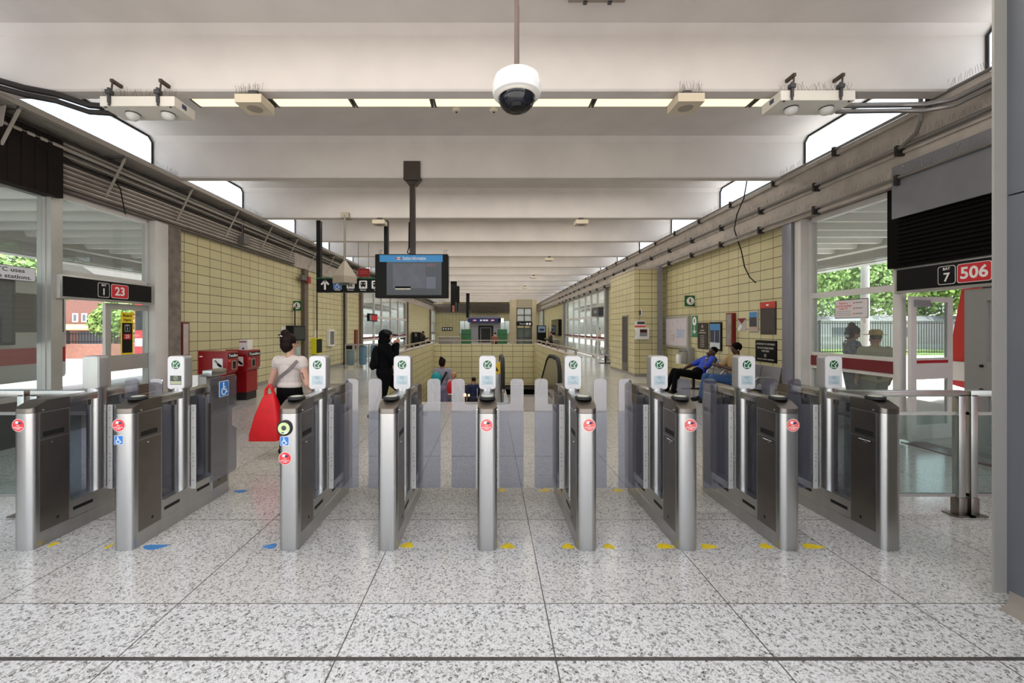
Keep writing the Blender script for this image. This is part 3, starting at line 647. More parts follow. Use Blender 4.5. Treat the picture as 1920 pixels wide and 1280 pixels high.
# floor decals by the gates
def decal(px, py, w_, col, label, cat='floor marking', g=None):
    p = P(px, py, F*H/(py-CY)); pts = []; n = 14
    for k in range(n):
        a = 2*PI*k/n; rr = 1+.18*math.sin(3*a+px)+rnd.uniform(-.1, .1); pts.append((w_/2*rr*math.cos(a), .036*rr*math.sin(a)))
    o = MB().slab(pts, (p.x, p.y, .0006), EX, EY, .0006).build('floor_sticker', col, smooth=0)
    tag(o, label, cat, g)
yel = mat('decal_yellow', '#d9bd20', .5, var=.12, vscale=30); blu = mat('decal_blue', '#3f7db8', .5, var=.12, vscale=30)
for px, py, w_, c, lb in ((100, 1020, .05, yel, 'small worn yellow floor mark beside the leftmost gate'), (204, 1024, .03, yel, 'scrap of yellow floor mark left of the second gate'), (289, 1025, .17, blu, 'blue floor mark right of the second gate'),
    (507, 1024, .09, blu, 'blue floor mark left of the gate with the round reader'), (764, 1022, .09, yel, 'yellow floor mark right of the gate without a sticker'), (952, 1024, .1, yel, 'yellow floor mark right of the middle gate'),
    (1065, 1024, .08, yel, 'yellow floor mark left of the gate before the escalator'), (1141, 1024, .08, yel, 'yellow floor mark right of the gate before the escalator'), (1247, 1024, .12, yel, 'yellow floor mark left of the gate before the man in blue'),
    (1328, 1024, .12, yel, 'yellow floor mark right of the gate before the man in blue'), (1436, 1024, .09, yel, 'yellow floor mark left of the second gate from the right'), (1523, 1024, .14, yel, 'yellow floor mark right of the second gate from the right'),
    (451, 921, .12, blu, 'blue floor mark by the far end of the second gate'), (941, 919, .07, yel, 'yellow floor mark behind the middle gate'), (1022, 919, .1, yel, 'yellow floor mark behind the paddle before the escalator'), (1158, 919, .09, yel, 'yellow floor mark behind the paddle by the man in blue')):
    decal(px, py, w_, c, lb, 'floor marking', 'floor marks at the gates')
# glass railings at both ends of the gate line
def railing(xa, xb, y, label, post_left, post_right):
    r = thing('glass_railing', label, 'railing', ((xa+xb)/2, y, 0)); t = .028
    MB().box((xa, y-t, .985), (xb, y+t, 1.035), .004).build('top_rail', steel, r)
    MB().box((xa, y-.012, .83), (xb, y+.012, .855)).build('middle_rail', steel, r); MB().box((xa, y-.012, .155), (xb, y+.012, .18)).build('bottom_rail', steel, r)
    for f, x in ((post_left, xa), (post_right, xb-2*t)):
        if not f: continue
        MB().box((x, y-t, .15), (x+2*t, y+t, 1.0), .003).build('post', steel, r)
        MB().box((x-.006, y-t-.006, .012), (x+2*t+.006, y+t+.006, .15), .003).box((x-.05, y-.06, 0), (x+2*t+.05, y+.06, .012)).build('base_shoe', steel_d, r)
    MB().box((xa+.06, y-.004, .18), (xb-.06, y+.004, .83)).build('pane', glass('rail_glass', '#dfe9e8', 1., 0, 1.5), r, 0)
railing(2.89, 3.925, 3.5, 'steel and glass railing joined to the rightmost fare gate', False, True)
railing(3.97, 5.5, 3.5, 'steel and glass railing running behind the metal pier', True, False)
railing(-6.05, -3.84, 3.5, 'steel and glass railing at the far left by the window', False, True)
railing(-3.79, -3.335, 3.5, 'short steel and glass railing joined to the leftmost gate', True, False)
# ------------------------------------------------------------------ ceiling fittings
tube_m = mat('fluorescent_lens', '#ffedc4', .4, emit=.85); lens_end = mat('lens_end', '#5a534c', .5)
def bay_lamp(y, xa=-4.53, xb=4.35):             # the light of one bay's row of fluorescent lamps
    l = bpy.data.lights.new('fluorescent_light', 'AREA'); l.shape = 'RECTANGLE'; l.size = xb-xa; l.size_y = .2; l.energy = LAMP_W; l.color = (1, .97, .93)
    o = bpy.data.objects.new('fluorescent_light', l); COL.objects.link(o); o.location = ((xa+xb)/2, y, 4.975)
yl = 6.47; fix0 = None
for k in range(8):
    xa = -4.53+1.225*k; wl = 1.2
    if k == 7: xa, wl = 4.05, .42
    if fix0 is None or k == 7:
        r = thing('ceiling_light', '', 'ceiling light', (xa+wl/2, yl, ZS)); 
        MB().box((xa, yl-.1, ZS-.03), (xa+wl, yl+.1, ZS-.002)).build('housing', offwhite, r, 0)
        MB().prism([(yl-.12, ZS-.03), (yl-.125, ZS-.06), (yl-.1, ZS-.085), (yl+.1, ZS-.085), (yl+.125, ZS-.06), (yl+.12, ZS-.03)], 'yz', xa+.03, xa+wl-.03).build('lens', tube_m, r, 30)
        MB().box((xa, yl-.128, ZS-.09), (xa+.03, yl+.128, ZS-.025)).build('end_cap', lens_end, r); MB().box((xa+wl-.03, yl-.128, ZS-.09), (xa+wl, yl+.128, ZS-.025)).build('end_cap', lens_end, r)
        if fix0 is None: fix0 = r
    else: r = copy_tree(fix0, loc=(xa+wl/2, yl, ZS))
    r['label'] = ['ceiling light tube at the left end of the glowing row', 'second ceiling light tube from the left, beside the left speaker box', 'third ceiling light tube from the left in the glowing row', 'ceiling light tube just left of the smoke detectors',
        'ceiling light tube behind the dome camera', 'ceiling light tube right of the dome camera', 'ceiling light tube beside the right speaker box', 'short light tube end at the right end of the glowing row'][k]
    r['group'] = 'fluorescent row over the gates'
for k in range(-2, 14):
    if k == 0: continue
    y = BY0+BSP*k+1.5
    o = MB().prism([(y-.12, ZS-.002), (y-.125, ZS-.06), (y-.1, ZS-.085), (y+.1, ZS-.085), (y+.125, ZS-.06), (y+.12, ZS-.002)], 'yz', -4.53, 4.35).build('ceiling_light', tube_m)
    tag(o, 'continuous fluorescent strip hidden between the ceiling beams', 'ceiling light', 'fluorescent strips between the beams')
    bay_lamp(y)
# speaker boxes under every other rib
cream = mat('speaker_cream', '#cdbfa8', .5, var=.06); spike = mat('spike_wire', '#6d6863', .4, .6)
def spikes(mb, pts_fn, n, h=.1, spread=.05):
    for i in range(n):
        p = pts_fn(i/(n-1)); q = p+V((rnd.uniform(-spread, spread), rnd.uniform(-spread, spread)*.6, h*rnd.uniform(.7, 1.1)))
        mb.tube([p, q], .0016, 3)
def speaker(x, y, z, label, sp=True):
    r = thing('ceiling_speaker', label, 'speaker', (x, y, z), group='loudspeaker boxes under the beams')
    MB().box((x-.155, y, z), (x+.155, y+.3, z+.1), .004).build('box', cream, r, 0)
    MB().lathe([(.085, 0), (.085, .004)], (x, y+.15, z-.004), seg=28).build('grille', mat('grille', '#9b9284', .6), r)
    MB().box((x-.05, y+.1, z+.1), (x+.05, y+.2, ZB)).build('bracket', dkgrey, r, 0)
    if sp:
        m = MB(); spikes(m, lambda t: V((x-.14+.28*t, y+.02, z+.1)), 26, .13); m.build('bird_spikes', spike, r, norm=False)
speaker(-2.79, 4.86, 4.155, 'cream speaker box with bird spikes, left of the dome camera'); speaker(2.33, 4.86, 4.165, 'cream speaker box with bird spikes, right of the dome camera')
for k, (l1, l2) in ((2, ('small cream speaker box above the arrow sign', 'small cream speaker box high right of the information screen')), (4, (None, 'tiny speaker box on the fifth beam, right side')), (6, (None, 'tiny speaker box on the seventh beam, right side')), (8, (None, 'tiny speaker box on the ninth beam, right side'))):
    y = BY0+BSP*k-.12
    if l1: speaker(-2.8, y, ZB-.17, l1, False)
    speaker(2.33, y, ZB-.17, l2, False)
# emergency lighting / antenna boxes
def lampbox(x0, y, z, label, mirror=1, brown_clamp=False):
    r = thing('emergency_light_box', label, 'light box', (x0+.43, y, z), group='white boxes with two round lamps under the beam')
    MB().box((x0, y, z), (x0+.86, y+.34, z+.115), .004).build('box', mat('box_white', '#dcd6cc', .35), r, 0)
    for xx in (x0+.24, x0+.66):
        lz = MB().lathe([(.07, 0), (.07, -.03), (.062, -.055), (.04, -.075), (.01, -.082)], (xx, y+.17, z), seg=24).build('lamp', white, r)
        MB().lathe([(.073, 0), (.073, -.012)], (xx, y+.17, z), seg=24).build('lamp_ring', dkgrey, lz)
    for xx in (x0+.12, x0+.68):
        c = MB().box((xx-.012, y-.03, z+.03), (xx+.012, y, z+.2)).cyl((xx, y-.015, z+.0), (xx, y-.015, z+.06), .012).box((xx-.03, y-.04, z+.13), (xx+.03, y+.02, z+.175)).build('clamp', dkgrey, r)
        MB().cyl((xx+.02, y-.01, z+.15), (xx+.03, y+.0, z+.3), .01).box((xx+.012, y-.02, z+.27), (xx+.045, y+.12, z+.305)).build('clamp_rod', mat('rusty', '#4d423a', .6, .4), c)
    m = MB(); spikes(m, lambda t: V((x0+.02+.82*t, y+.04, z+.115)), 34, .11); m.build('bird_spikes', spike, r, norm=False)
    for xx in (x0+.05, x0+.8): MB().cyl((xx, y+.02, z-.006), (xx, y+.02, z), .012, seg=8).build('sensor', black, r)
    MB().box((x0+.86 if mirror > 0 else x0-.004, y+.12, z+.04), (x0+.864 if mirror > 0 else x0, y+.19, z+.09)).build('label_plate', mat('navy', '#26345c', .4), r, 0)
lampbox(P(187, 190, 4.85).x, 4.85, 4.105, 'long white lamp box clamped to the beam at upper left', 1)
lampbox(P(1464, 180, 4.85).x, 4.85, 4.172, 'long white lamp box clamped to the beam at upper right', -1)
# dome camera on its pole
c = P(969, 172, 2.2)
r = thing('dome_camera', 'white dome camera hanging from a brown ceiling pole over the gates', 'camera', (c.x, 2.2, c.z-.1))
MB().cyl((c.x, 2.2, c.z+.08), (c.x, 2.2, ZB), .0135).build('pole', mat('pole_brown', '#6b5b54', .5, .3), r)
MB().lathe([(.03, .098), (.085, .092), (.115, .07), (.126, .035), (.127, .0), (.122, -.02), (.098, -.028)], (c.x, 2.2, c.z), seg=40).build('housing', white, r)
MB().lathe([(.097, -.025), (.094, -.05), (.08, -.078), (.055, -.098), (.025, -.108), (.002, -.11)], (c.x, 2.2, c.z), seg=40).build('dome', mat('smoked_dome', '#15161c', .04), r)
MB().lathe([(.1, -.024), (.104, -.03), (.097, -.034)], (c.x, 2.2, c.z), seg=40).build('dome_ring', offwhite, r)
MB().lathe([(.045, -.1), (.04, -.118), (.02, -.122)], (c.x, 2.17, c.z+.012), seg=24).build('lens', black, r)
for px, py in ((856, 207), (926, 205)):
    q = P(px, py, 6.82); r = thing('smoke_detector', 'small round smoke detector '+('left of' if px < 900 else 'just beside')+' the dome camera, on the ceiling', 'smoke detector', (q.x, 6.82, ZS-.04))
    MB().lathe([(.07, ZS), (.072, ZS-.02), (.055, ZS-.04), (.02, ZS-.045)], (q.x, 6.82, 0), seg=24).build('body', offwhite, r); MB().lathe([(.02, ZS-.045), (.016, ZS-.055)], (q.x, 6.82, 0), seg=16).build('sensor', dkgrey, r)
q = P(1118, 2, 4.45); r = thing('floodlight', 'metal light fixture cut off by the top edge of the photo', 'light', (q.x, 4.45, q.z))
MB().box((q.x-.3, 4.1, q.z-.02), (q.x+.3, 4.45, q.z+.03), .005).build('housing', mat('rail_metal', '#8d8177', .5, .3), r, 0); MB().box((q.x-.14, 4.42, q.z-.035), (q.x-.1, 4.46, q.z+.01)).build('latch', dkgrey, r); MB().box((q.x+.12, 4.42, q.z-.035), (q.x+.16, 4.46, q.z+.01)).build('latch', dkgrey, r)
MB().box((q.x-.05, 4.2, q.z+.02), (q.x+.05, 4.3, ZS)).build('stem', dkgrey, r)
# ------------------------------------------------------------------ hanging information screen
d = 7.82; a, b = P(703, 476, d), P(840, 558, d)
r = thing('information_screen', 'black hanging information screen with a blue Station Information bar', 'screen', ((a.x+b.x)/2, d, b.z))
MB().box((a.x, d, b.z), (b.x, d+.22, a.z), .015).build('case', mat('screen_case', '#0c0908', .5, spec=.2), r, 0)
e0, e1 = P(737, 491, d), P(815, 553, d); f0, f1 = P(712, 478, d), P(830, 491, d)
s = MB().box((P(725, 0, d).x, d-.004, e1.z), (P(828, 0, d).x, d, e0.z)).build('display', mat('display_glass', '#1c1a1f', .08), r, 0)
s2 = MB().box((e0.x, d-.006, P(0, 540, d).z), (P(798, 0, d).x, d-.004, P(0, 494, d).z)).build('display_page', mat('display_page', '#4c4a57', .15, var=.15, vscale=6), s, 0)
MB().box((P(799, 0, d).x, d-.006, P(0, 541, d).z), (P(817, 0, d).x, d-.004, P(0, 519, d).z)).build('display_notice', mat('display_notice', '#5b596c', .15), s, 0)
MB().box((P(799, 0, d).x, d-.006, P(0, 500, d).z), (P(818, 0, d).x, d-.004, P(0, 494, d).z)).build('display_red', mat('display_red', '#5b3038', .1), s, 0)
MB().box((P(741, 0, d).x, d-.006, P(0, 543, d).z), (P(770, 0, d).x, d-.004, P(0, 537, d).z)).build('display_strip', mat('display_strip', '#b3a99c', .1), s, 0)
hb = MB().box((f0.x, d-.008, f1.z), (f1.x, d, f0.z)).build('header_bar', mat('header_blue', '#2b86c4', .3, emit=.06), r, 0)
text('Station Information', .085, (P(777, 0, d).x, d-.009, (f0.z+f1.z)/2), EX, EZ, white, hb, bold=.015, width=P(799, 0, d).x-P(756, 0, d).x)
q = P(747.5, 484.5, d); lm = MB().slab(circ(.045, 20, 0, 0, .55), (q.x, d-.009, q.z), EX, EZ, .001).build('logo_shield', stk_w, hb, 0)
MB().slab(rrect(.12, .022, .008), (q.x, d-.0105, q.z), EX, EZ, .001).build('logo_bar', mat('route_red'), lm, 0); text('TTC', .026, (q.x, d-.012, q.z), EX, EZ, white, lm, bold=.02)
for px in (710, 713, 832, 836): q = P(px, 476, d); MB().tube([(q.x, d+.05, q.z-.01), (q.x, d+.05, q.z+.07), (q.x+.03, d+.05, q.z+.085)], .006, 6).build('eye_hook', grey, r)
q = P(772, 476, d); m = MB().box((q.x-.05, d+.05, a.z-.02), (q.x+.05, d+.15, ZB+.03)); m.build('pole', brown, r, 0)
m = MB().box((P(757, 0, d).x, 7.79, P(0, 333, 7.8).z-.04), (P(788, 0, d).x, 7.84, P(0, 302, 7.8).z)).prism([(q.x-.17, ZB-.0), (q.x+.17, ZB-.0), (q.x+.06, ZB-.13), (q.x-.06, ZB-.13)], 'xz', 7.84, 8.0)
m.build('mounting_plate', brown, r, 0)
MB().tube([(q.x+.0, d+.1, a.z), (q.x-.1, d+.08, a.z+.04), (q.x-.06, d+.04, a.z+.12), (q.x-.055, d+.04, a.z+.6)], .012, 6).build('cable', black, r)
# direction sign with arrow
d = 10.95; a, b = P(593, 520, d), P(727, 548, d)
r = thing('direction_sign', 'black hanging direction sign with a white arrow and pictograms', 'sign', ((a.x+b.x)/2, d, b.z))
MB().box((a.x, d, b.z), (b.x, d+.14, a.z)).build('panel', mat('sign_black'), r, 0); MB().box((a.x, d-.004, a.z-.035), (b.x, d, a.z)).build('green_stripe', mat('sign_green'), r, 0)
for x in (a.x, b.x-.1): MB().box((x, d, a.z), (x+.1, d+.14, ZB)).build('post', black, r, 0)
def at(px, py, dd=0): q = P(px, py, d); return V((q.x, d-.005-dd, q.z))
o = at(609.5, 534); k = d/F; m = MB()
def bar2(m, o, a, b, wd, u=EX, v=EZ, t=.002):
    a, b = V(a), V(b); dd = (b-a).normalized(); n = V((-dd.y, dd.x))*wd/2; m.slab([tuple(a-n), tuple(b-n), tuple(b+n), tuple(a+n)], o, u, v, t)
bar2(m, o, (0, -9*k), (0, 6*k), 3.6*k); bar2(m, o, (-7*k, .5*k), (1*k, 9*k), 3.2*k); bar2(m, o, (7*k, .5*k), (-1*k, 9*k), 3.2*k)
m.build('arrow', stk_w, r, 0)
wheelchair(r, at(633, 535), EX, EZ, 15*k)
for px, nm in ((657.5, 'elevator_pictogram'), (681, 'subway_pictogram'), (704.5, 'subway_pictogram')):
    q = MB().slab(rrect(15*k, 15*k, 1.5*k), at(px, 533.5), EX, EZ, .002).build(nm, stk_w, r, 0); m = MB(); o = at(px, 533.5, .002)
    if nm[0] == 'e':
        m.slab(circ(1*k, 10, -3*k, 4*k), o, EX, EZ, .002); m.slab(circ(1*k, 10, 1*k, 3*k), o, EX, EZ, .002); bar2(m, o, (-3*k, 3*k), (-3*k, -4*k), 2.4*k); bar2(m, o, (1*k, 2*k), (1*k, -4*k), 2.4*k); bar2(m, o, (4*k, 5*k), (4*k, -5*k), 1*k)
    else:
        m.slab(rrect(9.5*k, 9*k, 2*k, 4, 0, .8*k), o, EX, EZ, .002); bar2(m, o, (-2*k, -3.5*k), (-4*k, -6*k), 1*k); bar2(m, o, (2*k, -3.5*k), (4*k, -6*k), 1*k)
        m2 = MB().slab(circ(1*k, 10, -2.6*k, 1.5*k), o+V((0, -.002, 0)), EX, EZ, .002).slab(circ(1*k, 10, 2.6*k, 1.5*k), o+V((0, -.002, 0)), EX, EZ, .002); m2.build('lamp_dots', stk_w, q, 0)
    m.build('figure', black, q, 0)
for px, s in ((633, 'Access'), (657.5, 'Elevator'), (681, 'Subway'), (704.5, 'Exit')): text(s, 3.6*k, at(px, 543.6), EX, EZ, stk_w, r, bold=.01)
# pyramid lamp on a pole, red sign on wires
d = 10.62; q = P(646.5, 533, d); kk = d/F
r = thing('pyramid_lamp', 'beige pyramid shaped lamp on a thin pole before the arrow sign', 'lamp', (q.x, d, q.z))
zb, zt = P(0, 531, d).z, P(0, 489, d).z; zs = P(0, 518, d).z; m = MB(); hw = .205; c = V((q.x, d, 0)); rot = [V((math.cos(t), math.sin(t), 0)) for t in [math.radians(g) for g in (-75, 15, 105, 195)]]
R = hw*1.42
m.bm.verts.ensure_lookup_table(); bt = [m.bm.verts.new(c+v*R+V((0, 0, zb))) for v in rot]; md = [m.bm.verts.new(c+v*R+V((0, 0, zs))) for v in rot]; tp = [m.bm.verts.new(c+v*.035+V((0, 0, zt))) for v in rot]
for i in range(4):
    j = (i+1) % 4; m.bm.faces.new((bt[i], bt[j], md[j], md[i])); m.bm.faces.new((md[i], md[j], tp[j], tp[i]))
m.bm.faces.new(bt[::-1]); m.bm.faces.new(tp)
m.build('hood', mat('hood_beige', '#aaa08e', .5, var=.05), r, 0)
MB().lathe([(.12, zb), (.11, zb-.03), (.04, zb-.05)], (q.x, d, 0), seg=20).build('lens', glass('lamp_lens', '#c8c8c8', 1, .1, 1.6, .5, '#8e8e88'), r)
MB().cyl((q.x, d, zt-.05), (q.x, d, ZB+.05), .03).build('pole', mat('pole_grey', '#8b8478', .5), r); MB().box((q.x-.1, d-.02, ZB-.02), (q.x+.1, d+.25, ZB+.12)).build('mounting_box', mat('hood_beige'), r, 0)
d = 13.75; a, b = P(671, 503, d), P(692.5, 519, d)
r = thing('hanging_sign', 'small red sign hung on two thin wires above the arrow sign', 'sign', ((a.x+b.x)/2, d, b.z))
MB().box((a.x, d, b.z), (b.x, d+.03, a.z)).build('panel', mat('sign_red_dark', '#8f1f22', .4), r, 0); MB().box((a.x+.05, d-.003, (a.z+b.z)/2-.03), (b.x-.05, d, (a.z+b.z)/2-.01)).box((a.x+.05, d-.003, (a.z+b.z)/2+.03), (b.x-.05, d, (a.z+b.z)/2+.05)).build('wording_lines', mat('pale_red', '#c05a58', .5), r, 0)
for x in (a.x+.01, b.x-.03): MB().cyl((x, d+.015, a.z), (x, d+.015, ZB+.1), .008, seg=6).build('wire', dkgrey, r)
# edge-on hanging sign boards far down the hall
for (pa, pb, ya, yb, d, lb) in ((845, 853.5, 528, 585, 25.4, 'black hanging board seen edge-on past the information screen'), (854.5, 859, 537, 584, 28.3, 'second black hanging board seen edge-on, just behind the first'), (874, 879, 565, 595, 34.0, 'short black hanging board above the blue sign')):
    a, b = P(pa, ya, d), P(pb, yb, d); r = thing('hanging_board', lb, 'sign', ((a.x+b.x)/2, d, b.z), group='black boards seen edge-on')
    MB().box((a.x, d, b.z), (b.x, d+1.3, b.z+.62)).build('panel', black, r, 0); MB().box((a.x, d, b.z+.6), (b.x, d+.1, ZS)).build('post', black, r, 0); MB().box((a.x, d+1.2, b.z+.6), (b.x, d+1.3, ZS)).build('post', black, r, 0)
    if pa == 845: MB().box((a.x+.1, d-.01, b.z+.0), (b.x-.04, d, b.z+.4)).build('light', mat('signal', '#9a5a4a', .4), r, 0)
# ------------------------------------------------------------------ cable trays on the left, pipes on the right
pipe = mat('conduit', '#8e8a88', .35, .7, var=.08); pipe_d = mat('conduit_dark', '#2a2624', .6, .2); pw = mat('conduit_pale', '#b5aea6', .45, .3)
r = thing('cable_tray', 'long overhead cable tray running along the left wall under the roof glass', 'cable tray', (-6.0, 20, 4.2))
m = MB().box((-5.83, -.5, 4.29), (-5.79, 46, 4.37)).box((-6.15, -.5, 4.29), (-6.12, 46, 4.37))
for i in range(6): m.box((-6.1+i*.048, -.5, 4.285), (-6.08+i*.048, 46, 4.315))
m.build('tray', pw, r, 0)
m = MB()
for i in range(7): m.tube([(-6.09+.04*i, -.5, 4.335), (-6.09+.04*i, 46, 4.335)], .016, 6)
m.build('cables', mat('cable_black', '#151312', .7), r)
for i in range(-3, 26):
    y = 6.73+1.515*i
    if y < .2: continue
    a = MB().box((-6.14, y-.02, 4.255), (-5.8, y+.02, 4.29)).prism([(-5.8, 4.29), (-6.12, 4.29), (-6.12, 4.25), (-5.83, 4.25)], 'xz', y-.045, y-.035).build('bracket', pipe, r, 0)
    MB().beam((-5.82, y, 4.26), (-6.13, y-.02, 3.6), .03, .02).build('strut', pw, a, 0)
for y0 in (4.75, 5.1): MB().prism([(-6.0, 4.22), (-5.86, 4.25), (-5.9, 4.0), (-5.98, 3.98)], 'xz', y0, y0+.008).build('gusset', pw, r, 0)
r2 = thing('conduit_bundle', 'bundle of grey conduits under the cable tray on the left wall', 'conduit', (-6.05, 20, 3.9))
for i, (x, z, rr, mi) in enumerate(((-6.08, 4.18, .028, 0), (-6.0, 4.2, .02, 1), (-6.1, 4.1, .025, 1), (-6.04, 4.1, .03, 0), (-6.11, 4.03, .018, 0), (-6.12, 3.97, .022, 1))):
    MB().tube([(x, -.5, z), (x, 46, z)], rr, 8).build('conduit', (pw, pipe_d)[mi], r2)
m = MB(); spikes(m, lambda t: V((-5.8, .8+14*t, 4.37)), 420, .1, .035); o = m.build('bird_spikes', spike, norm=False); tag(o, 'row of wire bird spikes along the left cable tray', 'bird spikes', kind='stuff')
o = MB().tube([(-6.1, 6.75, 3.98), (-6.0, 6.76, 3.9), (-5.96, 6.8, 3.8), (-5.97, 6.86, 3.6), (-5.99, 6.93, 3.42)], .009, 6).build('loose_cable', black); tag(o, 'loose black cable dangling from the left conduits above the door', 'cable')
o = MB().tube([(-6.0, 5.6, 4.0), (-5.93, 5.8, 3.95), (-5.9, 6.1, 3.86), (-5.93, 6.4, 3.87), (-6.0, 6.6, 3.95)], .01, 6).build('loose_cable', black); tag(o, 'slack loop of black cable under the left tray', 'cable')
a = Lw(459, 450, -6.0); r = thing('junction_box', 'small grey junction box on the left frieze above the tiles', 'junction box', (-6.0, a.y, a.z-.12))
MB().box((-6.15, a.y-.12, a.z-.1), (-5.95, a.y+.12, a.z+.08)).build('box', mat('box_grey', '#6d6a66', .5, .3), r); MB().tube([(-6.05, a.y, a.z+.08), (-6.05, a.y, a.z+.5)], .025, 8).build('conduit', pipe, r); MB().tube([(-6.0, a.y-.06, a.z+.08), (-6.02, a.y-.03, a.z+.3), (-6.05, a.y+.05, a.z+.52)], .012, 6).build('cable', black, r)
# right-hand pipes with clips and spikes
for z, x, rr, lb in ((4.36, 5.43, .022, 'top conduit along the right frieze, below the roof glass'), (3.935, 5.43, .03, 'middle conduit along the right frieze'), (3.545, 5.42, .022, 'lowest conduit along the right frieze, above the tiles')):
    r = thing('wall_conduit', lb, 'conduit', (x, 20, z), group='conduits along the right frieze')
    MB().tube([(x, 2.6, z), (x, 46, z)], rr, 8).build('pipe', pipe, r)
    m = MB()
    for i in range(20): y = 5.2+1.43*i+(.4 if z < 4 else 0); MB().box((x-.035, y-.02, z-.1), (x+.08, y+.02, z+.035)).build('clip', pipe_d, r, 0)
m = MB()
for z, n in ((4.385, 420), (3.97, 330), (3.57, 260)): spikes(m, lambda t, z=z: V((5.41, 3+12*t, z)), n, .09, .035)
o = m.build('bird_spikes', spike, norm=False); tag(o, 'rows of wire bird spikes along the right conduits', 'bird spikes', kind='stuff')
r = thing('service_conduits', 'thick grey conduits bending from the upper right lamp box to the wall', 'conduit', (4.8, 4.95, 4.1))
m = MB(); z1 = P(0, 186, 4.95).z
for dz, rr in ((0, .03), (-.07, .026)):
    MB().tube([(4.2, 5.1, 4.24+dz), (4.9, 5.08, 4.24+dz), (5.15, 5.0, 4.2+dz), (5.3, 4.8, 4.16+dz), (5.38, 4.5, 4.2+dz), (5.4, 4.0, 4.24+dz), (5.4, 2.7, 4.24+dz)], rr, 10).build('conduit', pipe, r)
MB().tube([(5.32, 5.2, 4.5), (5.32, 5.2, 4.1), (5.36, 5.3, 4.0), (5.4, 5.5, 3.94)], .022, 8).build('down_pipe', pipe, r)
r = thing('service_conduits', 'dark conduits bending from the upper left lamp box to the cable tray', 'conduit', (-5.2, 4.95, 4.1))
for dz, rr in ((0.02, .035), (-.06, .03)):
    MB().tube([(-4.45, 5.1, 4.2+dz), (-4.8, 5.05, 4.2+dz), (-5.1, 4.95, 4.28+dz), (-5.4, 4.9, 4.32+dz), (-5.7, 4.8, 4.38+dz), (-5.95, 4.6, 4.46+dz), (-6.0, 4.0, 4.48+dz)], rr, 10).build('conduit', pipe_d, r)
pts = [P(*q) for q in ((1402, 330, 8.6), (1396, 372, 8.95), (1386, 402, 9.2), (1384, 430, 9.3), (1390, 470, 9.3), (1396, 500, 9.2), (1406, 520, 9.0), (1417, 530, 8.85))]
o = MB().tube([(min(p.x, 5.4 if i < 4 else 5.6), p.y, p.z) for i, p in enumerate(pts)], .012, 6).build('loose_cable', black); tag(o, 'black cable hanging loose down the right tiled wall', 'cable')
# ------------------------------------------------------------------ transfer machines by the left wall
def stickerbox(p, o, u, v, s):
    b = MB().slab(rrect(s, s, s*.1), o, u, v, .002).build('hand_sign', stk_w, p, 0); n = V(u).cross(V(v)); m = MB(); o2 = V(o)+n*.002
    m.slab([(-.36*s, .3*s), (-.2*s, .36*s), (.05*s, .12*s), (.02*s, -.02*s), (-.12*s, .02*s)], o2, u, v, .0015); m.build('paper_symbol', mat('symbol_grey', '#77787a', .5), b, 0)
    m = MB().slab([(-.12*s, -.02*s), (.1*s, .05*s), (.42*s, -.2*s), (.44*s, -.38*s), (.2*s, -.36*s), (.02*s, -.2*s), (-.06*s, -.18*s), (-.02*s, -.08*s)], o2+n*.0015, u, v, .0015); m.build('hand_symbol', black, b, 0)
    return b
red_m = mat('machine_red', '#8f0f18', .3, var=.05)
def machine(x0, x1, ya, yb, label, top):
    r = thing('transfer_machine', label, 'transfer machine', ((x0+x1)/2, (ya+yb)/2, 0), group='red transfer machines')
    zb, zt = .60, top
    MB().prism([(x0, zt), (x1, zt-.02), (x1, zb+.1), (x1-.08, zb), (x0, zb)], 'xz', ya, yb, .006).build('upper_case', red_m, r)
    MB().box((x0+.12, ya+.03, .17), (x1-.05, yb-.03, zb+.02)).build('pedestal', red_m, r, 0); MB().box((x0+.14, ya+.05, 0), (x1-.06, yb-.05, .17)).build('base', mat('plinth_black', '#1d1c1c', .5), r, 0)
    s = stickerbox(r, (x1-.2, ya-.001, zt-.25), EX, EZ, .2)
    MB().box((x1, ya+.01, zt-.15), (x1+.004, yb-.01, zt-.05)).build('name_band', black, r, 0)
    text('Transfers', .085, (x1+.005, (ya+yb)/2, zt-.1), EY, EZ, white, r, bold=.02, width=(yb-ya)*.86)
    g = MB().box((x1, ya+.13, zt-.38), (x1+.006, ya+.27, zt-.2)).build('slot_plate', mat('plate_steel', '#a9a294', .4, .5), r, 0); MB().box((x1+.006, ya+.15, zt-.365), (x1+.008, ya+.25, zt-.22)).build('slot', black, g, 0)
    MB().cyl((x1, ya+.2, zt-.175), (x1+.006, ya+.2, zt-.175), .012, seg=12).build('lock', chrome, r)
    MB().box((x1, ya+.02, zt-.22), (x1+.002, ya+.1, zt-.17)).build('notice', mat('notice_red', '#d8474c', .5), r, 0); MB().box((x0+.03, ya-.002, zt-.12), (x0+.09, ya, zt-.1)).build('maker_plate', stk_w, r, 0)
    return r
machine(-5.76, -5.17, 8.32, 8.66, 'nearer red transfer machine with a hand sign, by the left tiled wall', 1.10)
machine(-5.66, -5.17, 9.02, 9.5, 'farther red transfer machine, with a white card box on top', 1.09)
r = thing('card_holder', 'white card box standing on top of the farther red transfer machine', 'card holder', (-5.3, 9.2, 1.075))
MB().box((-5.42, 9.12, 1.075), (-5.24, 9.32, 1.3), .006).build('box', white, r, 0); MB().box((-5.42, 9.117, 1.24), (-5.26, 9.12, 1.27)).build('wording_band', mat('word_red', '#96585a', .5), r, 0); MB().cyl((-5.33, 9.11, 1.11), (-5.33, 9.12, 1.11), .018, seg=12).build('knob', black, r)
r = thing('litter_bin', 'grey metal bin with a white top standing behind the second gate', 'bin', (-3.95, 5.8, 0))
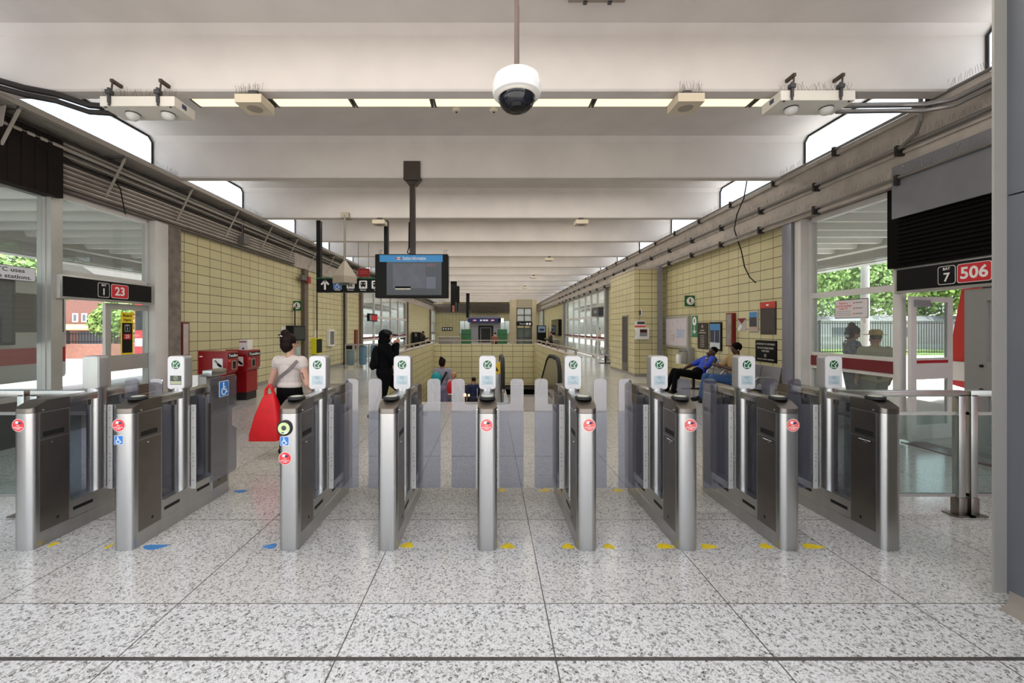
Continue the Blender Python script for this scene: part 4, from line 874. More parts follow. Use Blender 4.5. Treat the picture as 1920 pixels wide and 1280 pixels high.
MB().box((-4.08, 5.65, 0), (-3.8, 5.95, .9), .01).build('body', mat('bin_grey', '#8d8985', .45, .3), r); MB().box((-4.08, 5.63, .72), (-3.9, 5.65, .92)).build('front_panel', white, r, 0)
MB().box((-3.85, 5.64, .9), (-3.72, 5.96, .985), .01).build('hood', steel, r)
# flat cases, posters and boxes on the two walls
def wallcase(name, label, cat, side, p0, p1, th, cm, face=None, fm=None, group=None, ins=.02, x=None):
    fn = (lambda a, b: Lw(a, b, x or XL)) if side < 0 else (lambda a, b: Rw(a, b, x or XR))
    a, b = fn(*p0), fn(*p1); ya, yb = sorted((a.y, b.y)); z0, z1 = sorted((a.z, b.z)); wx = (x or (XL if side < 0 else XR)); s = 1 if side < 0 else -1
    r = thing(name, label, cat, (wx, (ya+yb)/2, z0), group=group)
    MB().box((wx-.004*s, ya, z0), (wx+th*s, yb, z1), min(.006, th/4)).build('case' if th > .03 else 'panel', cm, r, 0)
    if fm: MB().box((wx+th*s, ya+ins, z0+ins), (wx+(th+.004)*s, yb-ins, z1-ins)).build(face or 'face', fm, r, 0)
    return r, ya, yb, z0, z1, wx+(th+.004)*s, EY*s
# left wall
r, ya, yb, z0, z1, xf, u = wallcase('notice_case', 'narrow red framed notice case by the left concrete column', 'notice case', -1, (335, 604), (349, 667), .07, mat('case_red', '#6d1c1c', .4), 'notice', mat('notice_paper', '#bdb2aa', .4, var=.1, vscale=8), ins=.03)
wallcase('paper_notice', 'white sheet of paper beside the black cabinet on the left wall', 'paper notice', -1, (528, 612), (535, 632), .006, white)
r, ya, yb, z0, z1, xf, u = wallcase('wall_cabinet', 'black electrical cabinet on the left tiled wall above the woman', 'cabinet', -1, (536, 610), (560, 638), .22, black, 'door', mat('cabinet_door', '#2b2926', .4), ins=.05)
MB().tube([(-6.1, 13.2, z1), (-6.1, 13.2, z1+.6)], .02, 8).build('conduit', pipe_d, r)
r, ya, yb, z0, z1, xf, u = wallcase('hand_sanitizer', 'small grey dispenser under the black cabinet on the left wall', 'dispenser', -1, (545, 650), (557, 668), .12, mat('dispenser_grey', '#b0b4b4', .35, .3)); MB().box((xf, ya+.1, z0+.1), (xf+.01, yb-.1, z1-.08)).build('window', mat('pale_green', '#a9c0b4', .3), r, 0)
def flagsign(label, c, s, wallx):
    r = thing('exit_flag_sign', label, 'sign', c); c = V(c)
    MB().box((c.x-s/2, c.y, c.z-s/2), (c.x+s/2, c.y+.03, c.z+s/2)).build('panel', mat('sign_green'), r, 0)
    ds = MB().slab(circ(s*.36, 24), (c.x, c.y-.002, c.z), EX, EZ, .002).build('disc', stk_w, r, 0); m = MB()
    m.slab(circ(s*.05, 10, -.03*s, .2*s), (c.x, c.y-.005, c.z), EX, EZ, .002); m.slab([(-.09*s, .14*s), (.03*s, .14*s), (.03*s, -.1*s), (-.09*s, -.1*s)], (c.x, c.y-.005, c.z), EX, EZ, .002); m.slab([(-.12*s, -.2*s), (.2*s, -.2*s), (.2*s, -.14*s), (-.02*s, -.17*s)], (c.x, c.y-.005, c.z), EX, EZ, .002)
    m.build('person_on_steps', black, ds, 0); MB().box((min(c.x, wallx), c.y+.005, c.z+s*.38), (max(c.x, wallx), c.y+.025, c.z+s*.44)).build('wall_arm', dkgrey, r, 0)
q = P(556.5, 573, 13.3); flagsign('small green flag sign with a white disc on the left wall', q, .31, XL)
q = P(1294.5, 564, 11.6); flagsign('small green flag sign with a white disc on the right wall', q, .3, XR)
a = Lw(560, 520, -6.08); r = thing('alarm_bell', 'red and grey alarm box high on the left column', 'alarm', (-6.06, 13.9, a.z-.1)); MB().box((-6.08, 13.88, a.z-.12), (-5.98, 14.12, a.z+.1), .008).build('box', mat('alarm_red', '#9c2426', .4), r); MB().box((-6.09, 13.5, a.z-.06), (-6.0, 13.86, a.z+.1)).build('transformer', mat('box_grey'), r, 0)
r, ya, yb, z0, z1, xf, u = wallcase('emergency_phone', 'yellow and black emergency box on the left wall with a conduit above', 'emergency box', -1, (584, 634), (596, 662), .16, mat('hi_yellow', '#e3dd1b', .4), 'door', black, ins=.03); MB().tube([(-6.12, (ya+yb)/2, z1), (-6.12, (ya+yb)/2, 3.3), (-6.14, (ya+yb)/2+.4, 3.45)], .022, 8).build('conduit', pipe_d, r)
wallcase('paper_notice', 'small white sheet above the yellow emergency box', 'paper notice', -1, (590, 619), (596, 632), .006, white)
wallcase('hose_cabinet', 'flat white cabinet on the left tiled wall', 'cabinet', -1, (612, 618), (622, 648), .12, white, 'door', mat('cabinet_grey', '#6c6a66', .4), ins=.06)  # plain grey door face on the white case
r = thing('wall_pipes', 'pair of vertical pipes on the left tiled wall', 'pipes', (-6.1, 17.8, 0))
for y in (17.75, 18.05): MB().tube([(-6.12, y, .0), (-6.12, y, 3.5)], .045, 8).build('pipe', pw if y > 18 else pipe_d, r)
wallcase('notice_case', 'narrow red notice case at the far end of the left tiles', 'notice case', -1, (664, 618), (668.5, 655), .07, mat('case_red'))
# clear-bag recycling stand
r = thing('recycling_stand', 'metal recycling stand with clear bags by the left wall', 'recycling stand', (-5.6, 16.5, 0))
b0 = P(644, 690, 16.2)
for i in range(3):
    x0, y = -5.55+.36*i, 16.2+.35*i; m = MB()
    for dx in (0, .34):
        for dy in (0, .3): m.cyl((x0+dx, y+dy, 0), (x0+dx, y+dy, .92), .014, seg=8)
    m.box((x0-.01, y-.01, .88), (x0+.36, y+.32, .92)); m.build('frame', steel, r)
    MB().box((x0+.02, y+.02, .1), (x0+.32, y+.28, .86), .08).build('bag', glass('clear_bag', '#b9c6cc', 1, .25, 1.4, .35, ('#9fb6c2', '#8fa9b8', '#b9c4c9')[i]) if i == 0 else glass('clear_bag_blue', '#a8c4d6', 1, .25, 1.4, .4, '#8fb4cc'), r)
MB().box((-5.55, 16.17, .7), (-5.21, 16.19, .95)).build('label_board', mat('board_grey', '#a59f98', .5), r, 0); MB().box((-5.5, 16.165, .74), (-5.27, 16.17, .88)).build('label', black, r, 0)
# right wall
r, ya, yb, z0, z1, xf, u = wallcase('map_case', 'large framed map on the right tiled wall', 'map', 1, (1253, 594), (1295.5, 654), .09, mat('case_silver', '#b9b7b4', .35, .5), 'map_sheet', mat('map_paper', '#cfc6cc', .3), ins=.07)
m = MB()
for i in range(26): 
    y = rnd.uniform(ya+.15, yb-.35); z = rnd.uniform(z0+.15, z1-.12); wv = rnd.uniform(.1, .3)
    m.box((xf-.003, y, z), (xf-.001, y+wv, z+.006)) if i % 2 else m.box((xf-.003, y, z), (xf-.001, y+.008, z+wv*.5))
m.build('map_lines', mat('map_red', '#b9858a', .4), r, 0)['kind'] = 'stuff'; MB().box((xf-.002, ya+.2, z0+.3), (xf-.0005, ya+.7, z0+.55)).build('map_water', mat('map_blue', '#aebbd0', .4), r, 0)
r, ya, yb, z0, z1, xf, u = wallcase('stair_arrow_sign', 'green strip sign with a white disc and down arrow on the right wall', 'sign', 1, (1298, 592), (1308.5, 632), .012, mat('sign_green2', '#2c7a52', .4)); yc = (ya+yb)/2
ds = MB().slab(circ(.11, 24, 0, 0, 1.1), (xf, yc, z1-.15), u, EZ, .002).build('disc', stk_w, r, 0); MB().slab([(-.02, .06), (.02, .06), (.02, -.04), (-.02, -.04)], (xf-.003, yc, z1-.15), u, EZ, .002).build('figure', black, ds, 0)
m = MB(); bar2(m, (xf, yc, z0+.2), (0, .1), (0, -.12), .03, u); bar2(m, (xf, yc, z0+.2), (-.08, -.02), (.005, -.12), .03, u); bar2(m, (xf, yc, z0+.2), (.08, -.02), (-.005, -.12), .03, u); m.build('arrow', stk_w, r, 0)
r, ya, yb, z0, z1, xf, u = wallcase('dark_poster', 'dark brown poster with white wording beside the green arrow strip', 'poster', 1, (1309, 605), (1328.5, 655), .02, mat('poster_brown', '#31231f', .3)); yc = (ya+yb)/2; m = MB()
m.slab([(-.05, -.03), (.05, -.03), (.035, .02), (0, .06), (-.035, .02)], (xf, yc, z1-.1), u, EZ, .002)
for i, wv in enumerate((.2, .34)): m.box((xf-.002, yc-wv/2, z1-.22-.06*i), (xf, yc+wv/2, z1-.19-.06*i))
for i in range(6): m.box((xf-.002, yc-.1, z0+.06+.055*i), (xf, yc+.1, z0+.08+.055*i))
m.build('wording_lines', mat('pale_print', '#a59a92', .4), r, 0)
r, ya, yb, z0, z1, xf, u = wallcase('framed_poster', 'black framed poster with a blue top and two dark panels', 'poster', 1, (1332, 604), (1354.5, 658), .035, black, 'sheet', mat('poster_white', '#c9cdd4', .25), ins=.045); yc = (ya+yb)/2
q = MB().box((xf-.002, ya+.05, z1-.24), (xf, yb-.05, z1-.05)).build('blue_header', mat('poster_blue', '#3f86bd', .3), r, 0)
MB().box((xf-.003, ya+.06, z0+.2), (xf-.001, yc-.012, z1-.2)).build('dark_panel', mat('poster_navy', '#2a2c44', .3), r, 0); MB().box((xf-.003, yc+.012, z0+.2), (xf-.001, yb-.06, z1-.2)).build('dark_panel', mat('poster_navy'), r, 0)
r, ya, yb, z0, z1, xf, u = wallcase('notice_case', 'narrow red framed notice case above the man in jeans', 'notice case', 1, (1368, 587), (1380, 650), .09, mat('case_red2', '#7d1616', .35), 'notice', mat('notice_grey', '#8f8780', .3, var=.2, vscale=6), ins=.03)
r, ya, yb, z0, z1, xf, u = wallcase('paper_notice', 'square white notice with a red corner on the right wall', 'paper notice', 1, (1384.5, 596), (1399, 620), .01, mat('notice_paper2', '#b9b0aa', .35)); yc = (ya+yb)/2
MB().slab([(-.16, .12), (.16, .12), (0, .0)], (xf, yc, z1-.13), u, EZ, .001).build('red_corner', mat('case_red2'), r, 0); MB().slab([(-.16, -.06), (-.04, .06), (.02, .0), (-.1, -.12)], (xf, yc, (z0+z1)/2-.05), u, EZ, .001).build('pale_stripe', white, r, 0)
r, ya, yb, z0, z1, xf, u = wallcase('leaflet_frame', 'small framed leaflet with a blue heading on the right wall', 'leaflet', 1, (1406, 583), (1423, 622), .025, mat('case_silver'), 'sheet', mat('leaflet_pink', '#bd9f92', .3), ins=.025)
MB().box((xf-.002, ya+.03, z1-.14), (xf, yb-.03, z1-.03)).build('blue_heading', mat('poster_blue'), r, 0); MB().box((xf-.002, ya+.03, z1-.34), (xf, yb-.03, z1-.14)).build('dark_block', mat('leaf_dark', '#35333a', .3), r, 0)
r, ya, yb, z0, z1, xf, u = wallcase('dark_poster', 'tall dark brown poster with a red heading on the right wall', 'poster', 1, (1427, 567), (1456, 627), .02, mat('poster_brown'))
q = MB().box((xf-.001, ya, z1-.13), (xf+.003, yb, z1)).build('red_heading', mat('heading_red', '#c23b30', .35), r, 0); MB().box((xf-.003, ya+.2, z1-.08), (xf-.001, yb-.2, z1-.05)).build('heading_wording', stk_w, q, 0)
m = MB()
for i in range(20): m.box((xf-.001, ya+.04, z0+.1+.024*i), (xf, yb-.04, z0+.104+.024*i))
m.build('wording_lines', mat('dim_print', '#6b5a55', .4), r, 0)
r, ya, yb, z0, z1, xf, u = wallcase('notice_sign', 'black notice board telling customers not to board buses this side', 'sign', 1, (1418, 637), (1457.5, 681), .02, mat('sign_black')); yc = (ya+yb)/2; hh = z1-z0
for s, fz, sz, wv in (('ATTENTION TTC CUSTOMERS', .82, .05, .88), ('DO NOT BOARD BUSES', .64, .05, .76), ('THIS SIDE', .5, .05, .36), ('TORONTO TRANSIT COMMISSION', .12, .038, .8)): text(s, sz, (xf, yc, z0+hh*fz), u, EZ, mat('pale_print2', '#cfc8bd', .4), r, bold=.012, width=(yb-ya)*wv)
lm = MB().slab(circ(.05, 20, 0, 0, .62), (xf, yc, z0+hh*.3), u, EZ, .001).build('logo_shield', mat('pale_print'), r, 0); MB().slab(rrect(.14, .022, .008), (xf-.002, yc, z0+hh*.3), u, EZ, .001).build('logo_bar', black, lm, 0); text('TTC', .02, (xf-.0035, yc, z0+hh*.3), u, EZ, stk_w, lm)
c = P(1296, 667, 11.9); r = thing('hand_sanitizer', 'grey dispenser box on the right wall under the map', 'dispenser', (5.5, 11.9, c.z-.25))
MB().box((5.46, 11.6, .55), (5.66, 11.85, c.z+.25), .02).build('back_plate', mat('disp_back', '#9a9690', .4, .2), r); MB().box((5.28, 11.62, c.z-.2), (5.47, 11.84, c.z+.15), .05).build('body', mat('disp_grey', '#a8a5a1', .4, .2), r)
MB().box((5.2, 11.66, c.z+.15), (5.46, 11.8, c.z+.19), .01).build('spout', chrome, r); MB().box((5.22, 11.65, c.z-.2), (5.29, 11.81, c.z+.05), .01).build('label', stk_w, r)
# tiled block with a dark door, notice and red display box
bx, by, bd = 4.65, 13.5, 16.2
struct(MB().box((bx, by, 0), (XR, bd, 3.43)).build('wall_block', [tileX], smooth=0)); blk = bpy.data.objects['wall_block']; blk.data.materials.append(tile_mat('tile_block_side', 'y', .2, .055))
for p in blk.data.polygons: p.material_index = 1 if abs(p.normal.x) > .5 else 0
struct(MB().box((bx-.02, by-.02, 3.43), (XR, bd, 3.5)).build('trim_12', conc, smooth=0)); struct(MB().box((bx-.012, by-.012, 0), (XR, bd, .1)).build('baseboard_block', mat('base_terrazzo'), smooth=0))
r = thing('service_door', 'dark grey service door in the side of the tiled block', 'door', (bx, 14.45, 0))
MB().box((bx-.02, 14.15, .1), (bx, 14.72, 1.95)).build('door_leaf', mat('door_dark', '#3f3b3c', .45), r, 0); MB().box((bx-.015, 14.1, .1), (bx, 14.15, 2.0)).box((bx-.015, 14.72, .1), (bx, 14.77, 2.0)).box((bx-.015, 14.1, 1.95), (bx, 14.77, 2.0)).build('door_frame', mat('tile_door_frame', '#a8a07f', .5), r, 0); MB().box((bx-.024, 14.16, .12), (bx-.02, 14.7, .38)).build('kick_plate', steel_d, r, 0); MB().cyl((bx-.06, 14.2, 1.0), (bx-.02, 14.2, 1.0), .02).build('handle', chrome, r)
def onblock(x0, y0, x1, y1): a, b = P(x0, y0, by), P(x1, y1, by); return a.x, b.x, b.z, a.z
xa, xb, za, zb = onblock(1190, 614, 1215, 636); r = thing('display_box', 'white box with a small red display on the tiled block', 'display box', ((xa+xb)/2, by, za)); MB().box((xa, by-.12, za), (xb, by, zb), .01).build('case', white, r); MB().box((xa+.12, by-.125, za+.1), (xb-.07, by-.12, zb-.05)).build('panel', grey, r, 0); MB().box((xa+.13, by-.13, za+.22), (xb-.08, by-.125, zb-.06)).build('red_display', mat('red_display', '#4a1c18', .2), r, 0); MB().box((xa-.005, by-.1, za+.1), (xa, by-.02, zb-.08)).build('side_label', mat('pale_green'), r, 0)
xa, xb, za, zb = onblock(1190, 601, 1210, 613); r = thing('paper_notice', 'white and red notice above the display box on the tiled block', 'paper notice', ((xa+xb)/2, by, za)); MB().box((xa, by-.008, za), (xb, by, zb)).build('sheet', white, r, 0); MB().box((xa, by-.012, za), (xb, by-.008, za+.05)).build('red_band', mat('notice_red'), r, 0); MB().box((xa+.08, by-.012, za+.09), (xb-.02, by-.008, zb-.03)).build('print', dkgrey, r, 0)
xa, xb, za, zb = onblock(1198, 580, 1204, 592); r = thing('wall_fitting', 'tiny white fitting above the notices on the tiled block', 'fitting', ((xa+xb)/2, by, za)); MB().box((xa+.03, by-.03, za), (xb-.01, by, zb)).build('cover', white, r, 0); MB().box((xa, by-.04, za+.03), (xa+.05, by, zb-.03)).build('lever', dkgrey, r, 0)
# ------------------------------------------------------------------ benches
def bench(y0, n, label, xback, pitch=.58):
    r = thing('metal_bench', label, 'bench', (xback-.3, y0+n*pitch/2, 0)); seatm = mat('perforated_metal', '#97979b', .4, .6, var=.05, vscale=60)
    for i in range(n):
        a, b = y0+i*pitch+.015, y0+(i+1)*pitch-.015
        prof = [(xback-.56, .4), (xback-.54, .425), (xback-.14, .39), (xback-.08, .43), (xback-.0, .80), (xback+.02, .8), (xback-.06, .41), (xback-.13, .37), (xback-.54, .4)]
        MB().prism(prof, 'xz', a, b).build('seat', seatm, r, 30)
    MB().box((xback-.36, y0, .33), (xback-.3, y0+n*pitch, .38)).build('beam', dkgrey, r, 0)
    for i in range(n+1):
        y = y0+i*pitch; MB().tube([(xback-.1, y, .55), (xback-.2, y, .62), (xback-.45, y, .62), (xback-.52, y, .57), (xback-.52, y, .42)], .014, 8).build('armrest', steel, r)
    for y in (y0+.12, y0+n*pitch-.12):
        MB().box((xback-.36, y-.025, .03), (xback-.3, y+.025, .34)).box((xback-.62, y-.03, 0), (xback-.04, y+.03, .03)).build('leg', dkgrey, r, 0)
    return r
bench(7.95, 5, 'metal bench on the right wall with two men seated on it', 5.52)
bench(16.4, 4, 'empty metal bench farther along the right wall', 5.45)
# ------------------------------------------------------------------ stairwell railing
def rail(label, pts, posts):
    r = thing('stair_railing', label, 'railing', pts[0])
    MB().beam(pts[0], pts[1], .05, .04).build('handrail', mat('rail_bronze', '#a29384', .35, .6), r, 0)
    for i in range(posts):
        p = V(pts[0]).lerp(V(pts[1]), (i+.12)/(posts-.76)); MB().box((p.x-.02, p.y-.02, .96), (p.x+.02, p.y+.02, p.z)).build('post', mat('rail_bronze'), r, 0)
rail('bronze rail on the left stairwell wall', ((X0-.09, 8.8, 1.08), (X0-.09, 16.2, 1.08)), 7); rail('bronze rail on the right stairwell wall', ((X1+.09, 8.8, 1.08), (X1+.09, 16.2, 1.08)), 7); rail('bronze rail along the far stairwell wall', ((X0-.09, 16.2, 1.08), (X1+.09, 16.2, 1.08)), 6)
# ------------------------------------------------------------------ escalator
r = thing('escalator', 'escalator with black handrails going down beside the stairs', 'escalator', (.83, 9.0, 0))
def hr(x):
    pts = []
    for k in range(13): a = math.radians(250-160*k/12); pts.append((x, 8.9+.36*math.cos(a), .56+.36*math.sin(a)))
    pts += [(x, 9.4, .92), (x, 9.9, .90), (x, 10.3, .78), (x, 12, -.2), (x, 17, -3.1)]; return pts
for x in (.27, 1.42):
    MB().tube(hr(x), .042, 10).build('handrail', rubber, r)
    MB().prism([(8.75, .0), (8.6, .25), (8.58, .5), (8.68, .74), (8.9, .87), (9.4, .87), (9.9, .85), (10.3, .74), (12, -.25), (17, -3.15), (17, -4), (10.0, -.6), (9.6, -.2)], 'yz', x-.02, x+.02).build('balustrade', mat('balustrade', '#a6a29b', .25, .8), r, 0)
    MB().box((x-.13, 8.7, -.05), (x+.13, 9.6, .02)).prism([(8.8, 0), (8.8, .12), (9.6, .12), (10, .1), (10.3, 0), (17, -3.9), (17, -4.1), (10, -.3)], 'yz', x-.1, x+.1).build('skirt', steel, r, 0)
MB().box((.37, 7.85, .0), (1.32, 9.5, .006)).build('comb_plate', mat('comb', '#7d7871', .45, .5), r, 0)
m = MB()
for i in range(24): m.box((.38+.039*i, 7.9, .006), (.395+.039*i, 9.4, .009))
m.build('comb_teeth', mat('comb_light', '#9b958c', .4, .5), r, 0)
m = MB()
for i in range(16): m.box((.37, 9.5+.4*i, -.2*i-.2-.05), (1.32, 9.9+.4*i, -.2*i-.05 if i else -.01))
m.build('steps', mat('step_metal', '#4c4a47', .5, .4), r, 0)
q = P(932, 690, 8.72); b = MB().slab([(-.09, -.12), (.09, -.12), (.09, .12), (-.09, .12)], (q.x-.02, 8.7, q.z), EX, EZ, .003).build('warning_sign', mat('warn_yellow', '#e8b917', .4), r, 0); m = MB().slab([(-.05, -.06), (.05, -.06), (0, .04)], (q.x-.02, 8.696, q.z), EX, EZ, .001); m.build('warning_mark', black, b, 0)
MB().box((.02, 8.75, 0), (.25, 9.3, .83), .03).build('newel_cabinet', mat('newel', '#a29f9a', .3, .7), r)
# light in the lower level seen between the people on the stairs
for x, lb in ((P(797, 739, 16.1).x, 'strip light glowing at the foot of the stairs, left'), (P(876, 739, 16.1).x, 'strip light glowing at the foot of the stairs, beside the boy')):
    r = thing('strip_light', lb, 'strip light', (x, 16.15, -1.0)); MB().box((x-.15, 16.05, -1.05), (x+.15, 16.15, -.93)).build('lens', mat('warm_lamp', '#ffe0a0', .4, emit=1.6), r, 0); MB().box((x-.16, 16.04, -.93), (x+.16, 16.16, -.62)).build('housing', dkgrey, r, 0)
# ------------------------------------------------------------------ far end of the hall
r = thing('elevator', 'beige elevator tower with a glass door at the far side of the stairwell', 'elevator', (2.4, 30, 0)); be = mat('elevator_beige', '#a89a7d', .6, var=.06)
def box_at(px0, py0, px1, py1, d, dp): a, b = P(px0, py0, d), P(px1, py1, d); return (a.x, d, b.z), (b.x, d+dp, a.z)
A = P(958, 615, 30).x; B = P(1005.5, 615, 30).x; g0, g1 = P(968.5, 615, 30).x, P(997.5, 615, 30).x
MB().box((A, 30, 0), (g0, 32, 3.6), .02).build('pillar', be, r); MB().box((g1, 30, 0), (B, 32, 3.6), .02).build('pillar', be, r); MB().box((g0, 30.05, 3.0), (g1, 32, 3.6)).build('lintel', mat('lintel_beige', '#9b9079', .6), r, 0)
m = MB()
for x in (g0, (g0+g1)/2-.03, g1-.06): m.box((x, 30.05, 0), (x+.06, 30.12, 3.0))
for z in (0, .85, 1.5, 2.0, 2.45, 2.94): m.box((g0, 30.055, z), (g1, 30.115, z+.06))
m.build('frame', dkgrey, r, 0); MB().box((g0, 30.08, 1.95), (g1, 30.09, 2.95)).build('upper_glazing', mat('frosted', '#c2c6c4', .3), r, 0); MB().box((g0, 30.08, 0), (g1, 30.09, 1.55)).build('lower_glazing', mat('lift_glass', '#4f564c', .08), r, 0)
s = MB().box((g0-.02, 29.98, 1.72), (g1+.02, 30.05, 2.0)).build('sign', black, r, 0); text('Elevator', .13, (g0+.45, 29.978, 1.86), EX, EZ, stk_w, s, width=.45); MB().box((g1-.42, 29.975, 1.78), (g1-.28, 29.98, 1.93)).build('pictogram', stk_w, s, 0); MB().box((g1-.22, 29.975, 1.78), (g1-.08, 29.98, 1.93)).build('pictogram', stk_w, s, 0)
gb = mat('hoarding_green', '#1f5a30', .5)
for (pa, pb, lb) in ((864.5, 883, 'green box cabinet left of the black doorway'), (932.5, 951, 'green box cabinet right of the black doorway')):
    a = P(pa, 617, 26); b = P(pb, 617, 26); r = thing('green_cabinet', lb, 'cabinet', ((a.x+b.x)/2, 26.3, 0)); MB().box((a.x, 26, 0), (b.x, 26.6, a.z), .01).build('body', gb, r); MB().box((a.x-.01, 25.99, a.z-.32), (b.x+.01, 26, a.z-.3)).build('seam', mat('seam_green', '#123a1e', .5), r, 0)
r = thing('vestibule', 'grey walled vestibule with a black doorway at the far end', 'vestibule', (-.45, 46, 0)); vg = mat('vestibule_grey', '#85868c', .5)
x0, x1 = P(883, 0, 46).x, P(938, 0, 46).x; d0, d1 = P(896.5, 0, 46).x, P(925, 0, 46).x
MB().box((x0, 46, 0), (d0, 47.9, 2.9)).box((d1, 46, 0), (x1, 47.9, 2.9)).box((d0, 46, 1.85), (d1, 47.9, 2.9)).build('wall', vg, r, 0)
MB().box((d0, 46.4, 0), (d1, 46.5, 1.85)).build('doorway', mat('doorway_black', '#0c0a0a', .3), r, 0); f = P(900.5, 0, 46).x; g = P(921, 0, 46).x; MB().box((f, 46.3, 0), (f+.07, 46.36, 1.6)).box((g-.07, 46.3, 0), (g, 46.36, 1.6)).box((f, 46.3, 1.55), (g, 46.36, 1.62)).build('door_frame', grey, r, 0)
a, b = P(877, 596.5, 45.6), P(934, 604, 45.6); s = thing('band_sign', 'blue sign band with red and white spots over the black doorway', 'sign', ((a.x+b.x)/2, 45.6, b.z)); MB().box((a.x, 45.6, b.z), (b.x, 46.02, a.z)).build('band', mat('band_blue', '#1f2468', .4), s, 0)
for px in (890, 923.5):
    q = P(px, 600.3, 45.6); k = MB().slab(circ(.2, 16, 0, 0, .7), (q.x, 45.597, q.z), EX, EZ, .002).build('red_spot', red, s, 0); MB().box((q.x-.17, 45.59, q.z-.05), (q.x+.17, 45.594, q.z+.05)).build('white_bar', stk_w, k, 0)
for px in (902, 908, 913): q = P(px, 600.3, 45.6); MB().box((q.x-.12, 45.59, q.z-.08), (q.x+.12, 45.594, q.z+.08)).build('white_mark', stk_w, s, 0)
MB().box((P(934, 0, 45.6).x, 45.6, b.z), (P(939, 0, 45.6).x, 45.9, a.z)).build('black_end', black, s, 0); MB().box((P(939.5, 0, 45.6).x, 45.6, b.z), (P(944.5, 0, 45.6).x, 45.9, a.z)).build('white_lamp', mat('lit_white', '#f4f4f4', .4, emit=.6), s, 0)
a, b = P(828.5, 613.5, 47.9), P(848, 619.5, 47.9); s = thing('wall_sign', 'small black pictogram sign on the far tiled wall', 'sign', ((a.x+b.x)/2, 47.9, b.z)); MB().box((a.x, 47.9, b.z), (b.x, 48, a.z)).build('panel', black, s, 0); m = MB()
for i in range(4): m.box((a.x+.1+.28*i, 47.89, b.z+.09), (a.x+.27+.28*i, 47.9, a.z-.09))
m.build('pictograms', stk_w, s, 0)
a, b = P(822, 632, 40), P(862, 640, 40); r = thing('counter', 'long grey counter at the far left of the hall', 'counter', ((a.x+b.x)/2, 40.4, 0)); MB().box((a.x, 40, 0), (b.x, 40.8, a.z), .01).build('body', mat('counter_grey', '#8f8c88', .5), r); MB().box((a.x-.03, 39.95, a.z), (b.x+.03, 40.85, a.z+.05)).build('top', mat('counter_top', '#c9c4ba', .3), r, 0)
# screens and machines far along the side walls
r, ya, yb, z0, z1, xf, u = wallcase('wall_screen', 'black wall screen on the far right tiled wall', 'screen', 1, (1039, 600), (1053, 629), .25, black, 'display', mat('display_glass'), ins=.06)
r = thing('vending_machine', 'dark vending machine with a lit panel at the far right wall', 'vending machine', (4.9, 38, 0)); a, b = P(1007.5, 610, 40), P(1024, 650, 40); MB().box((a.x, 40, 0), (b.x, 40.8, 1.82), .01).build('body', black, r); MB().box((a.x+.08, 39.99, 1.15), (b.x-.08, 40, 1.75)).build('lit_panel', mat('lit_blue', '#8ea6c4', .3), r, 0); MB().box((a.x+.2, 39.985, 1.3), (b.x-.2, 39.99, 1.5)).build('panel_mark', mat('navy'), r, 0)
r = thing('vending_machine', 'black vending machine at the far left wall behind the stair rail', 'vending machine', (-5.5, 33, 0)); a, b = P(772, 622, 33), P(786, 650, 33); MB().box((a.x, 33, 0), (b.x, 33.9, P(0, 622.5, 33).z), .01).build('body', black, r); MB().box((a.x+.25, 32.99, .9), (a.x+.4, 33, 1.15)).build('label', grey, r, 0)
r = thing('vending_machine', 'second black machine right beside the far left vending machine', 'vending machine', (-5.0, 33.1, 0)); a, b = P(786.5, 622, 33), P(791, 650, 33); MB().box((a.x, 33.1, 0), (b.x, 33.9, P(0, 624, 33).z), .01).build('body', mat('machine_dark', '#1b1716', .4), r); MB().box((a.x+.03, 33.09, .8), (b.x-.03, 33.1, 1.0)).build('slot', dkgrey, r, 0)
q = P(698, 595, 24.5); r = thing('route_sign', 'small red route sign over the far left doors', 'sign', (q.x, 24.5, q.z)); xx = -5.95; a, b = Lw(690, 588, -6.1), Lw(706, 601, -6.1); MB().box((-6.15, a.y, b.z-.05), (-6.05, b.y, a.z+.02)).build('housing', black, r, 0); MB().box((-6.05, a.y+.5, b.z), (-6.045, b.y-.1, a.z-.05)).build('route_panel', mat('route_red'), r, 0); MB().box((-6.05, a.y+.15, b.z), (-6.045, a.y+.45, a.z-.05)).build('bay_panel', grey, r, 0)
a, b = Rw(1111, 578, 5.45), Rw(1124, 592, 5.45); r = thing('door_sign', 'dark sign over the far right doors', 'sign', (5.4, (a.y+b.y)/2, b.z)); MB().box((5.4, b.y, b.z), (5.66, a.y, a.z)).build('panel', mat('sign_slate', '#3d4044', .4), r, 0); MB().box((5.395, b.y+.3, b.z+.15), (5.4, a.y-.5, a.z-.15)).build('wording', grey, r, 0)
r = thing('litter_bin', 'grey bin by the far right wall', 'bin', (4.7, 28, 0)); MB().box((4.6, 33, 0), (5.5, 33.6, .55), .02).build('body', mat('bin_grey'), r); MB().box((4.62, 33.02, .55), (5.48, 33.58, .62), .01).build('lid', grey, r)
